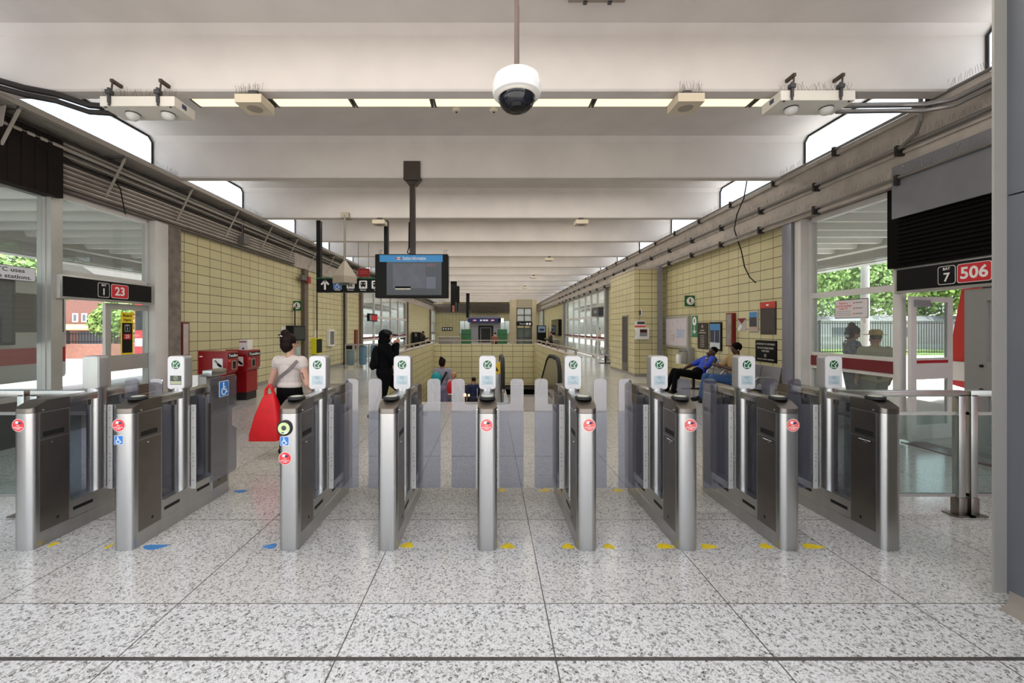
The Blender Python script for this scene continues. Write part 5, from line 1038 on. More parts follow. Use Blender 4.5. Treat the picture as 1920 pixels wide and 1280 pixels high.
# window sticker bubbles
p0, p1 = Rw(1565, 563, 5.685), Rw(1628, 596, 5.685); ya, yb = p1.y, p0.y; zc = (p0.z+p1.z)/2; yc = (ya+yb)/2; W_, H_ = yb-ya, .3
r = thing('window_sticker', 'speech bubble sticker about reporting incidents on the right window', 'sticker', (5.685, yc, zc-H_/2))
pts = rrect(W_, H_, .015); u = -EY
MB().slab(rrect(W_, H_, .015), (5.69, yc, zc), u, EZ, .002).build('outline', dkgrey, r, 0); b = MB().slab(rrect(W_-.02, H_-.02, .012), (5.688, yc, zc), u, EZ, .002).build('bubble', mat('bubble', '#d8cfcf', .4), r, 0)
MB().slab([(W_*.28, -H_/2+.005), (W_*.42, -H_/2+.005), (W_*.42, -H_/2-.09)], (5.689, yc, zc), u, EZ, .002).build('bubble_tail', mat('bubble'), r, 0)
for s, dz, c in (('Report a', .095, stk_red), ('security incident', .05, stk_red), ('on the TTC', .005, stk_red)): text(s, .045, (5.685, yc+W_*.22, zc+dz), u, EZ, c, b, bold=.012, width=W_*(.48 if 'sec' in s else .26))
m = MB()
for i in range(3): m.box((5.684, yc-W_*.0, zc-.04-.03*i), (5.686, yc+W_*.44, zc-.034-.03*i))
for i in range(3): m.box((5.684, yc-W_*.34, zc+.085-.085*i), (5.686, yc-W_*.14, zc+.1-.085*i))
m.build('fine_print', grey, b, 0); m = MB()
for i in range(3): m.slab(circ(.012, 12), (5.685, yc-W_*.1, zc+.09-.085*i), u, EZ, .001)
m.build('red_dots', stk_red, b, 0)
a = Lw(40, 513, -6.17); r = thing('window_sticker', 'white sticker with black wording about energy on the left window', 'sticker', (-6.17, a.y, a.z))
yb = Lw(68, 513, -6.17).y; ya = yb-1.25; zc = a.z; MB().slab(rrect(yb-ya, .19, .03), (-6.178, (ya+yb)/2, zc), EY, EZ, .002).build('outline', dkgrey, r, 0); b = MB().slab(rrect(yb-ya-.015, .175, .025), (-6.176, (ya+yb)/2, zc), EY, EZ, .002).build('panel', mat('sticker_grey', '#cfd0d4', .4), r, 0)
text('The TTC uses', .075, (-6.172, yb-.42, zc+.038), EY, EZ, dkgrey, b, align='CENTER', bold=.01, width=.58); text('renewable energy in stations.', .075, (-6.172, yb-.62, zc-.045), EY, EZ, dkgrey, b, align='CENTER', bold=.01, width=1.12)
a, b = Lw(-30, 535, -6.12), Lw(37, 640, -6.12); r = thing('screen', 'dark screen standing behind the left window edge', 'screen', (-6.6, b.y, 1)); MB().box((-6.55, a.y*.9, 1.32), (-6.45, b.y+.25, 2.2), .01).build('case', black, r); MB().box((-6.45, a.y*.9+.05, 1.36), (-6.446, b.y+.2, 2.16)).build('display', mat('screen_blue', '#1a1f38', .1), r, 0); MB().box((-6.53, 4.4, 0), (-6.47, 4.5, 1.35)).build('stand', dkgrey, r, 0)
# ------------------------------------------------------------------ people
def blob(mb, voxel, it=2, keep=1.0):
    me = bpy.data.meshes.new('b'); bmesh.ops.recalc_face_normals(mb.bm, faces=mb.bm.faces); mb.bm.to_mesh(me); mb.bm.free()
    o = bpy.data.objects.new('b', me); COL.objects.link(o)
    rm = o.modifiers.new('r', 'REMESH'); rm.mode = 'VOXEL'; rm.voxel_size = voxel; rm.use_smooth_shade = True
    sm = o.modifiers.new('s', 'SMOOTH'); sm.factor = .5; sm.iterations = it
    dg = bpy.context.evaluated_depsgraph_get(); out = bpy.data.meshes.new_from_object(o.evaluated_get(dg))
    bpy.data.objects.remove(o); bpy.data.meshes.remove(me); out.materials.clear(); return out
def part(me, name, m, root): return finish(me, name, m, root, 60, None, True)
skinA = mat('skin_fair', '#c79a84', .5); skinB = mat('skin_dark', '#4a2f25', .45); skinC = mat('skin_medium', '#a8765c', .5)
def hand(mb, w, d, n, s=1., curl=.5, side=1):
    w, d = V(w), V(d).normalized(); n = (V(n)-d*V(n).dot(d)).normalized(); t = d.cross(n)*side
    pc = w+d*.05*s; 
    for k in (-.026, -.009, .009, .026): mb.caps(w+t*k*.7*s, .014*s, w+d*.075*s+t*k*s, .013*s, 8)
    for k, ln in ((-.028, .062), (-.0095, .078), (.0095, .082), (.028, .072)):
        a = w+d*.078*s+t*k*s; b = a+(d*math.cos(curl*.6)+n*math.sin(curl*.6))*ln*.55*s; c = b+(d*math.cos(curl*1.7)+n*math.sin(curl*1.7))*ln*.5*s
        mb.caps(a, .0095*s, b, .0088*s, 8); mb.caps(b, .0088*s, c, .0078*s, 8)
    a = w+d*.02*s+t*.03*s; b = a+(d*.5+t*.8+n*.25).normalized()*.04*s; c = b+(d*.85+t*.25+n*.3).normalized()*.034*s
    mb.caps(a, .012*s, b, .0105*s, 8); mb.caps(b, .0105*s, c, .009*s, 8)
def person(label, loc, rz, h, J, skin, cl, voxel=.010, group=None, lean=0., twist=0., headturn=0., headtilt=0., nod=0., female=False, fine=True):
    """J: l_elb, l_wri, r_elb, r_wri, l_knee, l_ank, r_knee, r_ank (metres, local: x right, y forward, z up); hip z; cl: clothing dict"""
    r = thing('person', label, 'person', loc, rz, group); hz = J.get('hip', .51*h)
    PV = V((0, J.get('hy', 0), hz)); U = M.Translation(PV) @ M.Rotation(twist, 4, 'Z') @ M.Rotation(-lean, 4, 'X') @ M.Translation(-V((0, 0, .51*h)))
    wide, drop = J.get('wide', 1), J.get('drop', 0)
    def u(x, y, z): return U @ V((x*h*wide, y*h, (z-(drop if z > .7 else 0))*h))
    sw = .098 if female else .108
    HD = U @ M.Translation(V((0, 0, .87*h))) @ M.Rotation(headturn, 4, 'Z') @ M.Rotation(-nod, 4, 'X') @ M.Rotation(headtilt, 4, 'Y')
    def hd(x, y, z): return HD @ V((x*h, y*h, z*h))
    hq = HD.to_quaternion(); uq = U.to_quaternion()
    def torso(b, g=0., low=True):
        g = g*cl.get('bulk', 1) if g else g
        b.caps(u(-sw*.72, 0, .79), .05*h+g, u(sw*.72, 0, .79), .05*h+g); b.ell(u(0, .004, .725), (.098*h*(1 if not female else .92)+g, .066*h+g, .105*h+g), uq); b.ell(u(0, 0, .63), (.082*h+g, .06*h+g, .09*h+g), uq)
        b.caps(u(-sw*.3, 0, .815), .04*h+g*.5, u(sw*.3, 0, .815), .04*h+g*.5)
        if low: b.ell(u(0, -.004, .535), (.1*h+g, .07*h+g, .075*h+g), uq)
    SH = {'l': u(-sw, 0, .805), 'r': u(sw, 0, .805)}; HP = {'l': PV+V((-.05*h, 0, -.01*h)), 'r': PV+V((.05*h, 0, -.01*h))}
    b = MB(); torso(b); b.caps(u(0, -.005, .8), .038*h, hd(0, 0, .0), .034*h); b.caps(hd(0, -.003, -.02), .034*h, hd(0, .0, .03), .036*h)
    b.ell(hd(0, -.006, .075), (.047*h, .058*h, .056*h), hq); b.ell(hd(0, .014, .04), (.036*h, .042*h, .045*h), hq); b.ell(hd(0, .03, .018), (.022*h, .024*h, .02*h), hq)
    b.caps(hd(0, .052, .058), .006*h, hd(0, .062, .042), .0085*h, 8)
    for s in (-1, 1): b.ell(hd(.046*s, -.004, .05), (.008*h, .014*h, .02*h), hq); b.ell(hd(.018*s, .045, .068), (.012*h, .01*h, .006*h), hq)
    b.ell(hd(0, .05, .027), (.014*h, .008*h, .007*h), hq)
    legs = {}
    for s in 'lr':
        kn, an = V(J[s+'_knee']), V(J[s+'_ank']); f = J.get(s+'_toe'); f = V(f) if f else an+V((0.012*(1 if s == 'r' else -1), .125*h, -.028*h)); legs[s] = (HP[s], kn, an, f)
        b.caps(HP[s], .056*h, kn, .034*h); b.caps(kn, .035*h, kn.lerp(an, .35), .034*h); b.caps(kn.lerp(an, .3), .034*h, an, .022*h); b.caps(an, .024*h, f, .02*h)
        el, wr = V(J[s+'_elb']), V(J[s+'_wri']); b.caps(SH[s], .038*h, SH[s].lerp(el, .45), .032*h); b.caps(SH[s].lerp(el, .45), .032*h, el, .026*h); b.caps(el, .027*h, el.lerp(wr, .3), .026*h); b.caps(el.lerp(wr, .3), .026*h, wr, .017*h)
        dd = V(J[s+'_hd']) if s+'_hd' in J else (wr-el); nn = V(J[s+'_hn']) if s+'_hn' in J else V((1 if s == 'l' else -1, .2, 0))
        if fine: hand(b, wr, dd, nn, h/1.65, J.get('curl', .6), -1 if s == 'l' else 1)
        else: b.caps(wr, .02*h, wr+dd.normalized()*.09*h, .014*h)
    part(blob(b, voxel), 'body', skin, r)
    if fine:
        for s in (-1, 1): MB().ell(hd(.0185*s, .0505, .06), (.0085*h, .005*h, .0055*h), hq, 10, 8).build('eye', mat('eye_dark', '#1d1714', .15), r, 60, local=True)
    g = .010*h
    if 'top' in cl:
        b = MB(); torso(b, g, low=cl.get('long_top', True))
        for s in 'lr':
            el, wr = V(J[s+'_elb']), V(J[s+'_wri']); sl = cl.get('sleeve', 'short'); b.caps(SH[s], .04*h+g, SH[s].lerp(el, .16 if sl == 'cap' else .5), .036*h+g)
            if sl == 'cap': pass
            elif sl == 'short': b.caps(SH[s].lerp(el, .3), .036*h+g, SH[s].lerp(el, .78), .032*h+g*1.3)
            else: b.caps(SH[s].lerp(el, .4), .035*h+g, el, .029*h+g); b.caps(el, .03*h+g, wr, .02*h+g)
        if cl.get('skirt'): b.caps(u(-.04, 0, .53), .085*h, u(.04, 0, .53), .085*h)
        if cl.get('mid_top'): b.ell(u(0, -.003, .58), (.098*h+g, .072*h+g, .05*h), uq)
        part(blob(b, voxel), cl.get('top_name', 'shirt'), cl['top'], r)
    if 'legs' in cl:
        b = MB(); b.ell(PV+V((0, -.004*h, .03*h)), (.1*h+g, .075*h+g, .075*h+g))
        for s in 'lr':
            hp, kn, an, f = legs[s]; b.caps(hp, .06*h+g*.6, kn, .042*h+g*.6); b.caps(kn, .042*h+g*.6, an, .032*h+g*.6)
        part(blob(b, voxel), cl.get('legs_name', 'trousers'), cl['legs'], r)
    if 'shoes' in cl:
        for s in 'lr':
            hp, kn, an, f = legs[s]; b = MB(); dz = V((0, 0, -.012*h)); hl = an-(f-an)*.28+dz; b.caps(hl, .027*h, f+dz*.3, .024*h); b.caps(an, .028*h, an.lerp(f, .4), .028*h); b.caps(hl.lerp(f, .4)+V((0, 0, -.004*h)), .028*h, f, .026*h)
            part(blob(b, voxel*.8), 'shoe', cl['shoes'], r)
    if 'hair' in cl:
        b = MB(); st = cl.get('hair_style', 'short')
        b.ell(hd(0, -.014, .088), (.052*h, .058*h, .052*h), hq)
        if st in ('long', 'bun', 'pony', 'messy'): b.ell(hd(0, -.026, .06), (.05*h, .048*h, .06*h), hq)
        if st == 'bun': b.ell(hd(-.0, -.045, .135), (.028*h, .028*h, .024*h), hq)
        if st == 'messy':
            b.ell(hd(0, -.016, .085), (.062*h, .066*h, .06*h), hq); b.ell(hd(0, -.03, .045), (.058*h, .05*h, .06*h), hq); b.ell(hd(-.015, -.035, .145), (.036*h, .032*h, .028*h), hq)
            for k in range(9): a = hd(-.03, -.04, .12); b.caps(a, .008*h, a+hq @ V((rnd.uniform(-.05, .015)*h, rnd.uniform(-.03, 0)*h, rnd.uniform(-.06, .02)*h)), .003*h, 6)
            b.ell(hd(0, -.04, .03), (.035*h, .03*h, .05*h), hq)
        if st == 'afro': b.ell(hd(0, -.016, .085), (.062*h, .064*h, .062*h), hq)
        if st == 'pony': b.caps(hd(0, -.065, .09), .018*h, hd(.01, -.085, .0), .012*h)
        if st == 'curly':
            for k in range(26): d = V((rnd.gauss(0, 1), rnd.gauss(-.5, 1), abs(rnd.gauss(.4, .8)))).normalized(); b.ell(hd(d.x*.055, -.01+d.y*.055, .075+d.z*.06), .02*h, None, 8, 6)
        part(blob(b, voxel*.8, 1), 'hair', cl['hair'], r)
    r_info = dict(r=r, u=u, hd=hd, hq=hq, uq=uq, SH=SH, h=h, J=J); return r_info
def put(mb, name, m, I, vox=None):
    return part(blob(mb, vox, 2), name, m, I['r']) if vox else mb.build(name, m, I['r'], 40, local=True)
def standing(h, stride=.0, arm=.0):
    return dict(l_elb=(-.145*h, -.02*h-arm, .63*h), l_wri=(-.15*h, .03*h-arm, .49*h), r_elb=(.145*h, -.02*h+arm, .63*h), r_wri=(.15*h, .05*h+arm, .49*h),
        l_knee=(-.055*h, .02*h+stride*.5, .275*h), l_ank=(-.055*h, stride, .045*h), r_knee=(.055*h, .03*h-stride*.3, .275*h), r_ank=(.055*h, -stride, .045*h))
hair_d = mat('hair_dark', '#1c0f0d', .6, spec=.15); blackcloth = mat('black_cloth', '#0b0b0d', .9, spec=.1)
# woman with the red tote bag
h = 1.47; J = standing(h)
J.update(l_elb=(-.245, -.03, .88), l_wri=(-.19, .16, .78), r_elb=(.255, -.02, .88), r_wri=(.33, .12, .73), curl=1.2, wide=1.14, drop=.028)
I = person('woman in a white top and black trousers with a red tote bag, back turned', (-2.44, 5.15, 0), math.radians(-14), h, J, skinA, dict(top=mat('cream_top', '#cfc2bb', .8, var=.04), sleeve='cap', long_top=False, mid_top=True, bulk=1.25, legs=blackcloth, shoes=black, hair=hair_d, hair_style='messy'), .0085, female=True, headturn=math.radians(-18))
b = MB()
for a, c in zip([(.1, -.06, .815), (.04, -.078, .74), (-.05, -.08, .64), (-.105, -.06, .55)], [(.04, -.078, .74), (-.05, -.08, .64), (-.105, -.06, .55), (-.115, -.02, .51)]):
    a, c = I['u'](*a), I['u'](*c); dd = c-a; b.obox((a+c)/2, dd*.54, dd.cross(V((0, 1, .2))).normalized()*.017, V((0, .004, 0)))
put(b, 'bag_strap', mat('strap_grey', '#7d7370', .6), I)
m = MB(); A_, B_ = I['SH']['r'], V(I['J']['r_elb']); dn = (B_-A_).normalized(); sd = dn.cross(V((0, 1, 0))).normalized()
for t, x, dx, dt in ((.48, -.012, .012, .06), (.56, .014, -.01, .05), (.64, -.004, .016, .03), (.7, .01, .0, .07), (.52, .004, .008, -.03)):
    p, q = A_.lerp(B_, t)+sd*x, A_.lerp(B_, t+dt)+sd*(x+dx); rr = .043
    m.tube([p+V((0, -rr, 0)), p.lerp(q, .5)+V((0, -rr-.002, 0)), q+V((0, -rr+.002, 0))], .005, 6)
put(m, 'tattoo', mat('tattoo_ink', '#3c3836', .6), I)
m = MB(); c = I['hd'](-.008, -.068, .118); m.tube([c+V((-.03, .01, .008)), c+V((0, -.006, 0)), c+V((.03, .0, -.006))], .006, 6); put(m, 'hair_clip', white, I)
r = thing('tote_bag', 'bright red tote bag hanging from the arm of the woman in white', 'bag', (-2.63, 5.0, .22)); bagm = mat('tote_red', '#e01820', .55, var=.06, vscale=9)
m = MB(); L0 = [(.0, -2.81, -2.47, .11), (.08, -2.80, -2.46, .12), (.3, -2.75, -2.48, .09), (.48, -2.69, -2.53, .05), (.53, -2.66, -2.55, .03)]
rg = []
for z, xa, xb, dp in L0:
    pts = rrect(xb-xa, dp*2, min(.03, dp*.6), 3, (xa+xb)/2, 5.0); rg.append([m.bm.verts.new((p[0], p[1], z+.235)) for p in pts])
for a, c in zip(rg, rg[1:]):
    for i in range(len(a)): j = (i+1) % len(a); m.bm.faces.new((a[i], a[j], c[j], c[i]))
m.bm.faces.new(rg[0][::-1]); m.bm.faces.new(rg[-1]); m.build('body', bagm, r, 50)
for dy in (-.02, .025): MB().tube([(-2.66, 5.0+dy, .74), (-2.665, 5.02+dy, .82), (-2.64, 5.06+dy, .87), (-2.6, 5.04+dy, .82), (-2.56, 5.0+dy, .74)], .01, 6).build('handle', bagm, r)
text('C', .07, (-2.50, 4.905, .37), EX, EZ, stk_w, r, bold=.02); text('3', .06, (-2.49, 4.905, .31), EX, EZ, stk_w, r, bold=.02)
# man in black
h = 1.52; J = standing(h)
J.update(l_elb=(-.2, .12, 1.0), l_wri=(-.06, .16, 1.25), r_elb=(.2, .14, .99), r_wri=(.05, .19, 1.27), l_knee=(-.06, .33, .44), l_ank=(-.06, .50, .1), r_knee=(.06, -.05, .42), r_ank=(.06, -.2, .1), hip=.77, curl=1.3, l_hd=(.2, .15, .9), r_hd=(-.1, .2, .9))
blk = mat('black_jacket', '#08080b', .9, spec=.1)
I = person('man in black hood and cap with a backpack, walking and raising his hands', (-1.76, 7.1, 0), math.radians(-72), h, J, skinC, dict(top=blk, top_name='hooded_jacket', sleeve='long', legs=mat('black_trousers', '#070709', .9, spec=.1), shoes=black, skirt=True, bulk=2.6), .009, nod=.12)
m = MB(); m.ell(I['hd'](0, -.016, .07), (.06*h, .066*h, .07*h), I['hq']); m.ell(I['hd'](0, -.02, .0), (.062*h, .06*h, .055*h), I['hq']); m.ell(I['u'](0, -.02, .83), (.075*h, .06*h, .045*h), I['uq']); m.ell(I['hd'](0, .012, .02), (.05*h, .045*h, .035*h), I['hq']); put(m, 'hood', blk, I, .009)
m = MB(); m.ell(I['hd'](0, .0, .1), (.057*h, .066*h, .04*h), I['hq']); put(m, 'cap', mat('cap_black', '#08080a', .7), I, .009)
m = MB(); m.ell(I['hd'](0, .085, .092), (.045*h, .055*h, .007*h), I['hq']); put(m, 'cap_brim', mat('cap_black'), I)
m = MB(); m.ell(I['u'](0, -.095, .70), (.09*h, .055*h, .13*h), I['uq']); m.ell(I['u'](0, -.135, .62), (.075*h, .035*h, .06*h), I['uq']); put(m, 'backpack', mat('backpack_black', '#060608', .8, spec=.15), I, .010)
m = MB().ell(I['u'](.02, -.165, .64), .008, None, 8, 6); put(m, 'backpack_badge', stk_w, I)
m = MB(); c = V((0, .37, 1.27)); m.box((-.012, .25, 1.36), (.012, .33, 1.385)); put(m, 'handheld_device', black, I)
# people going down the stairs
def sz(y): return -.17*(int((y-Y0)/.29)+1)
y = 10.1; h = 1.56; J = standing(h, .06); I = person('woman in grey with a teal backpack, going down the stairs', (P(830, 0, y).x, y, sz(y)+.12), math.radians(-8), h, J, skinC, dict(top=mat('grey_marl', '#8a8593', .85, var=.06, vscale=60), sleeve='long', legs=mat('grey_joggers', '#82809a', .85), shoes=white, hair=hair_d, hair_style='bun'), .011, female=True, headturn=math.radians(-15))
m = MB(); m.ell(I['u'](-.07, -.1, .70), (.085*h, .055*h, .1*h), I['uq']); put(m, 'teal_backpack', mat('teal', '#0e8f96', .6), I, .012)
m = MB(); a, c = I['u'](.08, -.08, .8), I['u'](-.02, -.085, .6); m.obox((a+c)/2, (c-a)/2, (c-a).cross(V((0, 1, 0))).normalized()*.02, V((0, .006, 0))); put(m, 'bag_strap', black, I)
y = 9.85; h = 1.12; I = person('small girl with a red backpack, going down the stairs', (P(852, 0, y).x, y, sz(y)+.08), math.radians(-20), h, standing(h, .05), skinA, dict(top=mat('girl_top', '#b58f94', .8), legs=mat('girl_legs', '#7d7a8a', .8), shoes=white, hair=mat('hair_blond', '#a87f4e', .5), hair_style='pony'), .011)
m = MB(); m.ell(I['u'](0, -.12, .68), (.12*h, .075*h, .16*h), I['uq']); put(m, 'red_backpack', mat('pack_red', '#c2182a', .5), I, .012); m = MB(); m.box(V(I['u'](-.05, -.2, .56)), V(I['u'](.05, -.19, .58))); put(m, 'pack_badge', stk_w, I)
y = 9.95; h = 1.07; I = person('small boy in a navy shirt with a white stripe, going down the stairs', (P(888, 0, y).x, y, sz(y)), math.radians(10), h, standing(h, .04), skinA, dict(top=mat('navy_shirt', '#1d2345', .8), legs=mat('navy_short', '#2a2d3e', .8), shoes=white, hair=hair_d, hair_style='short'), .011)
m = MB(); m.obox(I['u'](.07, -.075, .66), EX*.006, EY*.006, EZ*.12); put(m, 'white_stripe', stk_w, I)
# two men on the bench
h = 1.56; J = dict(hip=.46, hy=.1, l_elb=(-.21, .03, .65), l_wri=(-.05, -.11, .88), r_elb=(.26, .12, .66), r_wri=(.14, .40, .56), l_knee=(-.1, .62, .52), l_ank=(-.1, .72, .08), r_knee=(.12, .60, .53), r_ank=(.12, .80, .08), curl=1.2, l_hd=(.15, -.15, .4))
I = person('seated man in a blue polo shirt resting his chin on his hand', (4.99, 9.9, 0), PI/2, h, J, skinB, dict(top=mat('blue_polo', '#1c3fae', .7), sleeve='short', legs=mat('black_jeans', '#09090b', .9, spec=.1), shoes=black, hair=mat('hair_black', '#0d0908', .8, spec=.1), hair_style='short'), .010, lean=math.radians(-38), nod=.55)
m = MB().tube([V((-.075+.03*math.cos(a), -.08+.03*math.sin(a), .85)) for a in [k*PI/5 for k in range(11)]], .006, 6); put(m, 'wristband', white, I)
J = dict(hip=.46, hy=.05, l_elb=(-.25, .16, .70), l_wri=(-.08, .38, .76), r_elb=(.25, .18, .72), r_wri=(.06, .4, .78), l_knee=(-.11, .54, .53), l_ank=(-.11, .60, .08), r_knee=(.12, .56, .52), r_ank=(.12, .66, .08), curl=1.1)
I = person('seated man in a tan shirt and jeans looking at his phone, behind a gate', (5.16, 8.85, 0), PI/2, 1.58, J, skinB, dict(top=mat('tan_shirt', '#9c8156', .8), sleeve='short', legs=mat('blue_jeans', '#2f4f7d', .8, var=.1, vscale=20), shoes=black, hair=mat('hair_black'), hair_style='afro'), .010, lean=math.radians(-8), nod=.3)
m = MB().ell(I['hd'](-.052, 0, .045), .011, None, 8, 6); put(m, 'earbud', white, I)
r = thing('phone', 'black phone in the hands of the seated man in jeans', 'phone', (4.74, 8.86, .82)); MB().obox((4.73, 8.87, .85), V((.035, .0, .06)), V((0, .036, 0)), V((.004, 0, -.002)), .002).build('body', black, r); MB().obox((4.737, 8.87, .851), V((.03, 0, .052)), V((0, .031, 0)), V((.0008, 0, -.0004))).build('display', mat('display_glass'), r)
# two people outside the right window
h = 1.6; J = standing(h); J.update(l_elb=(-.22, .06, 1.0), l_wri=(-.06, .3, 1.0), r_elb=(.22, .08, 1.0), r_wri=(.06, .3, .98))
I = person('dark haired person in a patterned dark shirt outside the right window', (P(1597, 0, 7.3).x, 7.3, -.02), math.radians(-115), h, J, skinC, dict(top=mat('floral_shirt', '#6a6e80', .8, var=.75, vscale=16), sleeve='short', legs=mat('dark_floral', '#5d6072', .8, var=.4, vscale=14), shoes=black, hair=hair_d, hair_style='messy'), .011, nod=.3, headturn=.2)
m = MB(); m.obox(I['u'](0, .17, .62), EX*.07, EY*.004, EZ*.09); put(m, 'paper', white, I)
I = person('person in a straw hat and beige shirt outside the right window, facing away', (P(1641, 0, 6.8).x, 6.8, -.02), math.radians(-20), 1.5, standing(1.5), skinC, dict(top=mat('beige_shirt', '#a79c85', .85), sleeve='short', legs=mat('olive_trousers', '#6d7268', .85), shoes=black, hair=mat('hair_short', '#2b2726', .6), hair_style='short', skirt=True), .011)
m = MB().lathe([(.15, 0), (.15, .008), (.085, .012), (.08, .07), (.05, .09)], I['hd'](0, -.008, .105), (0, 0, 1), 20); put(m, 'straw_hat', mat('straw', '#b99457', .8), I)
# far away people
def seat(h): return dict(hip=.48, l_elb=(-.2, .1, .72), l_wri=(-.08, .32, .8), r_elb=(.2, .1, .72), r_wri=(.08, .32, .8), l_knee=(-.1, .45, .48), l_ank=(-.1, .45, .08), r_knee=(.1, .45, .48), r_ank=(.1, .45, .08))
def far(px, d, label, cl, skin, rz, seated=False, h=1.6):
    person(label, (P(px, 0, d).x, d, 0), rz, h, seat(h) if seated else standing(h, .1), skin, cl, .018, fine=False)
dk = mat('dark_top', '#2a2224', .8)
far(1122, 23.5, 'person in an orange and white jacket standing at the far right doors', dict(top=mat('orange_jacket', '#c98f5a', .7), sleeve='long', legs=mat('pale_trousers', '#a8a39a', .8), shoes=black, hair=hair_d), skinC, 1.0)
far(1033, 29, 'dark clothed person sitting past the right stair rail, eating', dict(top=dk, sleeve='long', legs=blackcloth, shoes=black, hair=hair_d), skinC, 1.6, True, 1.7)
far(794, 32, 'dark clothed person sitting past the left stair rail', dict(top=dk, sleeve='long', legs=blackcloth, shoes=black, hair=hair_d), skinC, -1.2, True, 1.7)
far(928, 24, 'person in a brownish red top beside the right green cabinet', dict(top=mat('rust_top', '#7d4a3c', .8), sleeve='long', legs=blackcloth, shoes=black, hair=hair_d), skinA, .6, False, 1.3)
for p, lb, x in ((1033, 'dark stool under the person eating', None), (794, 'dark stool under the person past the left rail', None)):
    d = 29 if p == 1033 else 32; x = P(p, 0, d).x; r = thing('stool', lb, 'stool', (x, d, 0)); MB().box((x-.2, d-.2, .36), (x+.2, d+.2, .40), .01).build('seat', dkgrey, r)
    for dx in (-.16, .16):
        for dy in (-.16, .16): MB().cyl((x+dx, d+dy, 0), (x+dx, d+dy, .37), .015, seg=8).build('leg', dkgrey, r)
# ------------------------------------------------------------------ outside: canopies, fences, trees, street
can = mat('canopy_paint', '#ecebe8', .7)
for sx, nm in ((-1, 'canopy_left'), (1, 'canopy_right')):
    x0, x1 = (XL-.3, -10.9) if sx < 0 else (XR+.3, 9.9); m = MB().box((x0, -1, 3.86), (x1, 50, 4.0))
    for i in range(52): m.prism([(-1+.97*i*.75+0, 3.70), (-1+.97*i*.75+.12, 3.70), (-1+.97*i*.75+.2, 3.86), (-1+.97*i*.75-.08, 3.86)], 'yz', min(x0, x1), max(x0, x1))
    struct(m.build(nm, can, smooth=0))
    xe = x1; m = MB().box((xe, -1, 3.62), (xe+.25*sx, 50, 4.15)).box((xe+.9*sx, -1, 3.4), (xe+1.3*sx, 50, 3.75)).box((xe+.2*sx, -1, 3.95), (xe+1.2*sx, 50, 4.05)); m.tube([(xe+.6*sx, -1, 3.45), (xe+.6*sx, 50, 3.45)], .07, 8)
    struct(m.build(nm+'_edge', mat('canopy_edge', '#b9b5b1', .6), smooth=30))
    for y in ((2.5, 14, 24, 34) if sx < 0 else (20, 30)):
        struct(MB().box((xe-.3*sx, y, -.2), (xe-.05*sx, y+.25, 3.9)).build('canopy_column', grey, smooth=0))
# foliage
leafm = []
for i, c in enumerate(('#8fae5e', '#a9c673', '#6f9149')):
    lm = mat('leaf_%d' % i, c, .6); lm.node_tree.nodes['Principled BSDF'].inputs['Subsurface Weight'].default_value = 0; leafm.append(lm)
bark = mat('bark', '#5b4a3c', .9)
def leaves(mb, c, r, n, size):
    for _ in range(n):
        d = V((rnd.gauss(0, 1), rnd.gauss(0, 1), rnd.gauss(0, 1))).normalized(); p = V(c)+V((d.x*r[0], d.y*r[1], d.z*r[2]))*rnd.uniform(.55, 1.02)
        nn = (d+V((rnd.uniform(-.8, .8), rnd.uniform(-.8, .8), rnd.uniform(-.3, 1)))).normalized(); u = nn.orthogonal().normalized(); v = nn.cross(u); s = size*rnd.uniform(.6, 1.3)
        mb.mi = rnd.randrange(3); mb.quad(p-u*s-v*s*.5, p+u*s-v*s*.5, p+u*s*.7+v*s*.6, p-u*s*.7+v*s*.6)
def tree(label, x, y, h, rx, n=2200, size=.28, z0=-.2, name='tree', group='trees outside', low=.25):
    r = thing(name, label, 'tree', (x, y, z0), group=group); m = MB()
    for k in range(6):
        a = rnd.uniform(0, 2*PI); q = rnd.uniform(0, .5); leaves(m, (x+math.cos(a)*rx*q, y+math.sin(a)*rx*q, z0+h*rnd.uniform(low+.15, .8)), (rx*.72, rx*.72, h*.28), n//6, size)
    m.build('foliage', leafm, r, 0, norm=False)
    t = MB().tube([(x, y, z0), (x+.1, y, z0+h*.3), (x-.05, y+.1, z0+h*.6)], [.22, .17, .08], 8)
    for k in range(4): a = k*1.6; t.tube([(x, y, z0+h*.35), (x+math.cos(a)*rx*.5, y+math.sin(a)*rx*.5, z0+h*.65)], [.09, .03], 6)
    t.build('trunk', bark, r)
for i, (x, y, h, rx, lb) in enumerate(((25, 35, 9, 4.6, 'leafy tree beyond the fence at the left of the right window'), (31, 37, 10, 5, 'tall leafy tree beyond the fence behind the lamp post'), (37, 36, 9, 5, 'wide leafy tree beyond the fence at the right of the right window'),
        (37, 30, 8, 4.2, 'leafy tree beyond the fence seen over the open door'), (44, 33, 9, 5, 'leafy tree beyond the fence seen beside the streetcar'), (21, 36, 8, 4, 'leafy tree at the left end of the iron fence'))): tree(lb, x, y, h, rx, 7000, .15)
for i, (x, y, h, rx, lb) in enumerate(((-25.5, 22.5, 6, 2.6, 'bushy tree across the street behind the left window'), (-27, 30.5, 3.6, 1.6, 'light green bush in front of the brick house'), (-30, 22, 7, 3, 'leafy tree at the far left across the street'))): tree(lb, x, y, h, rx, 5000, .13)
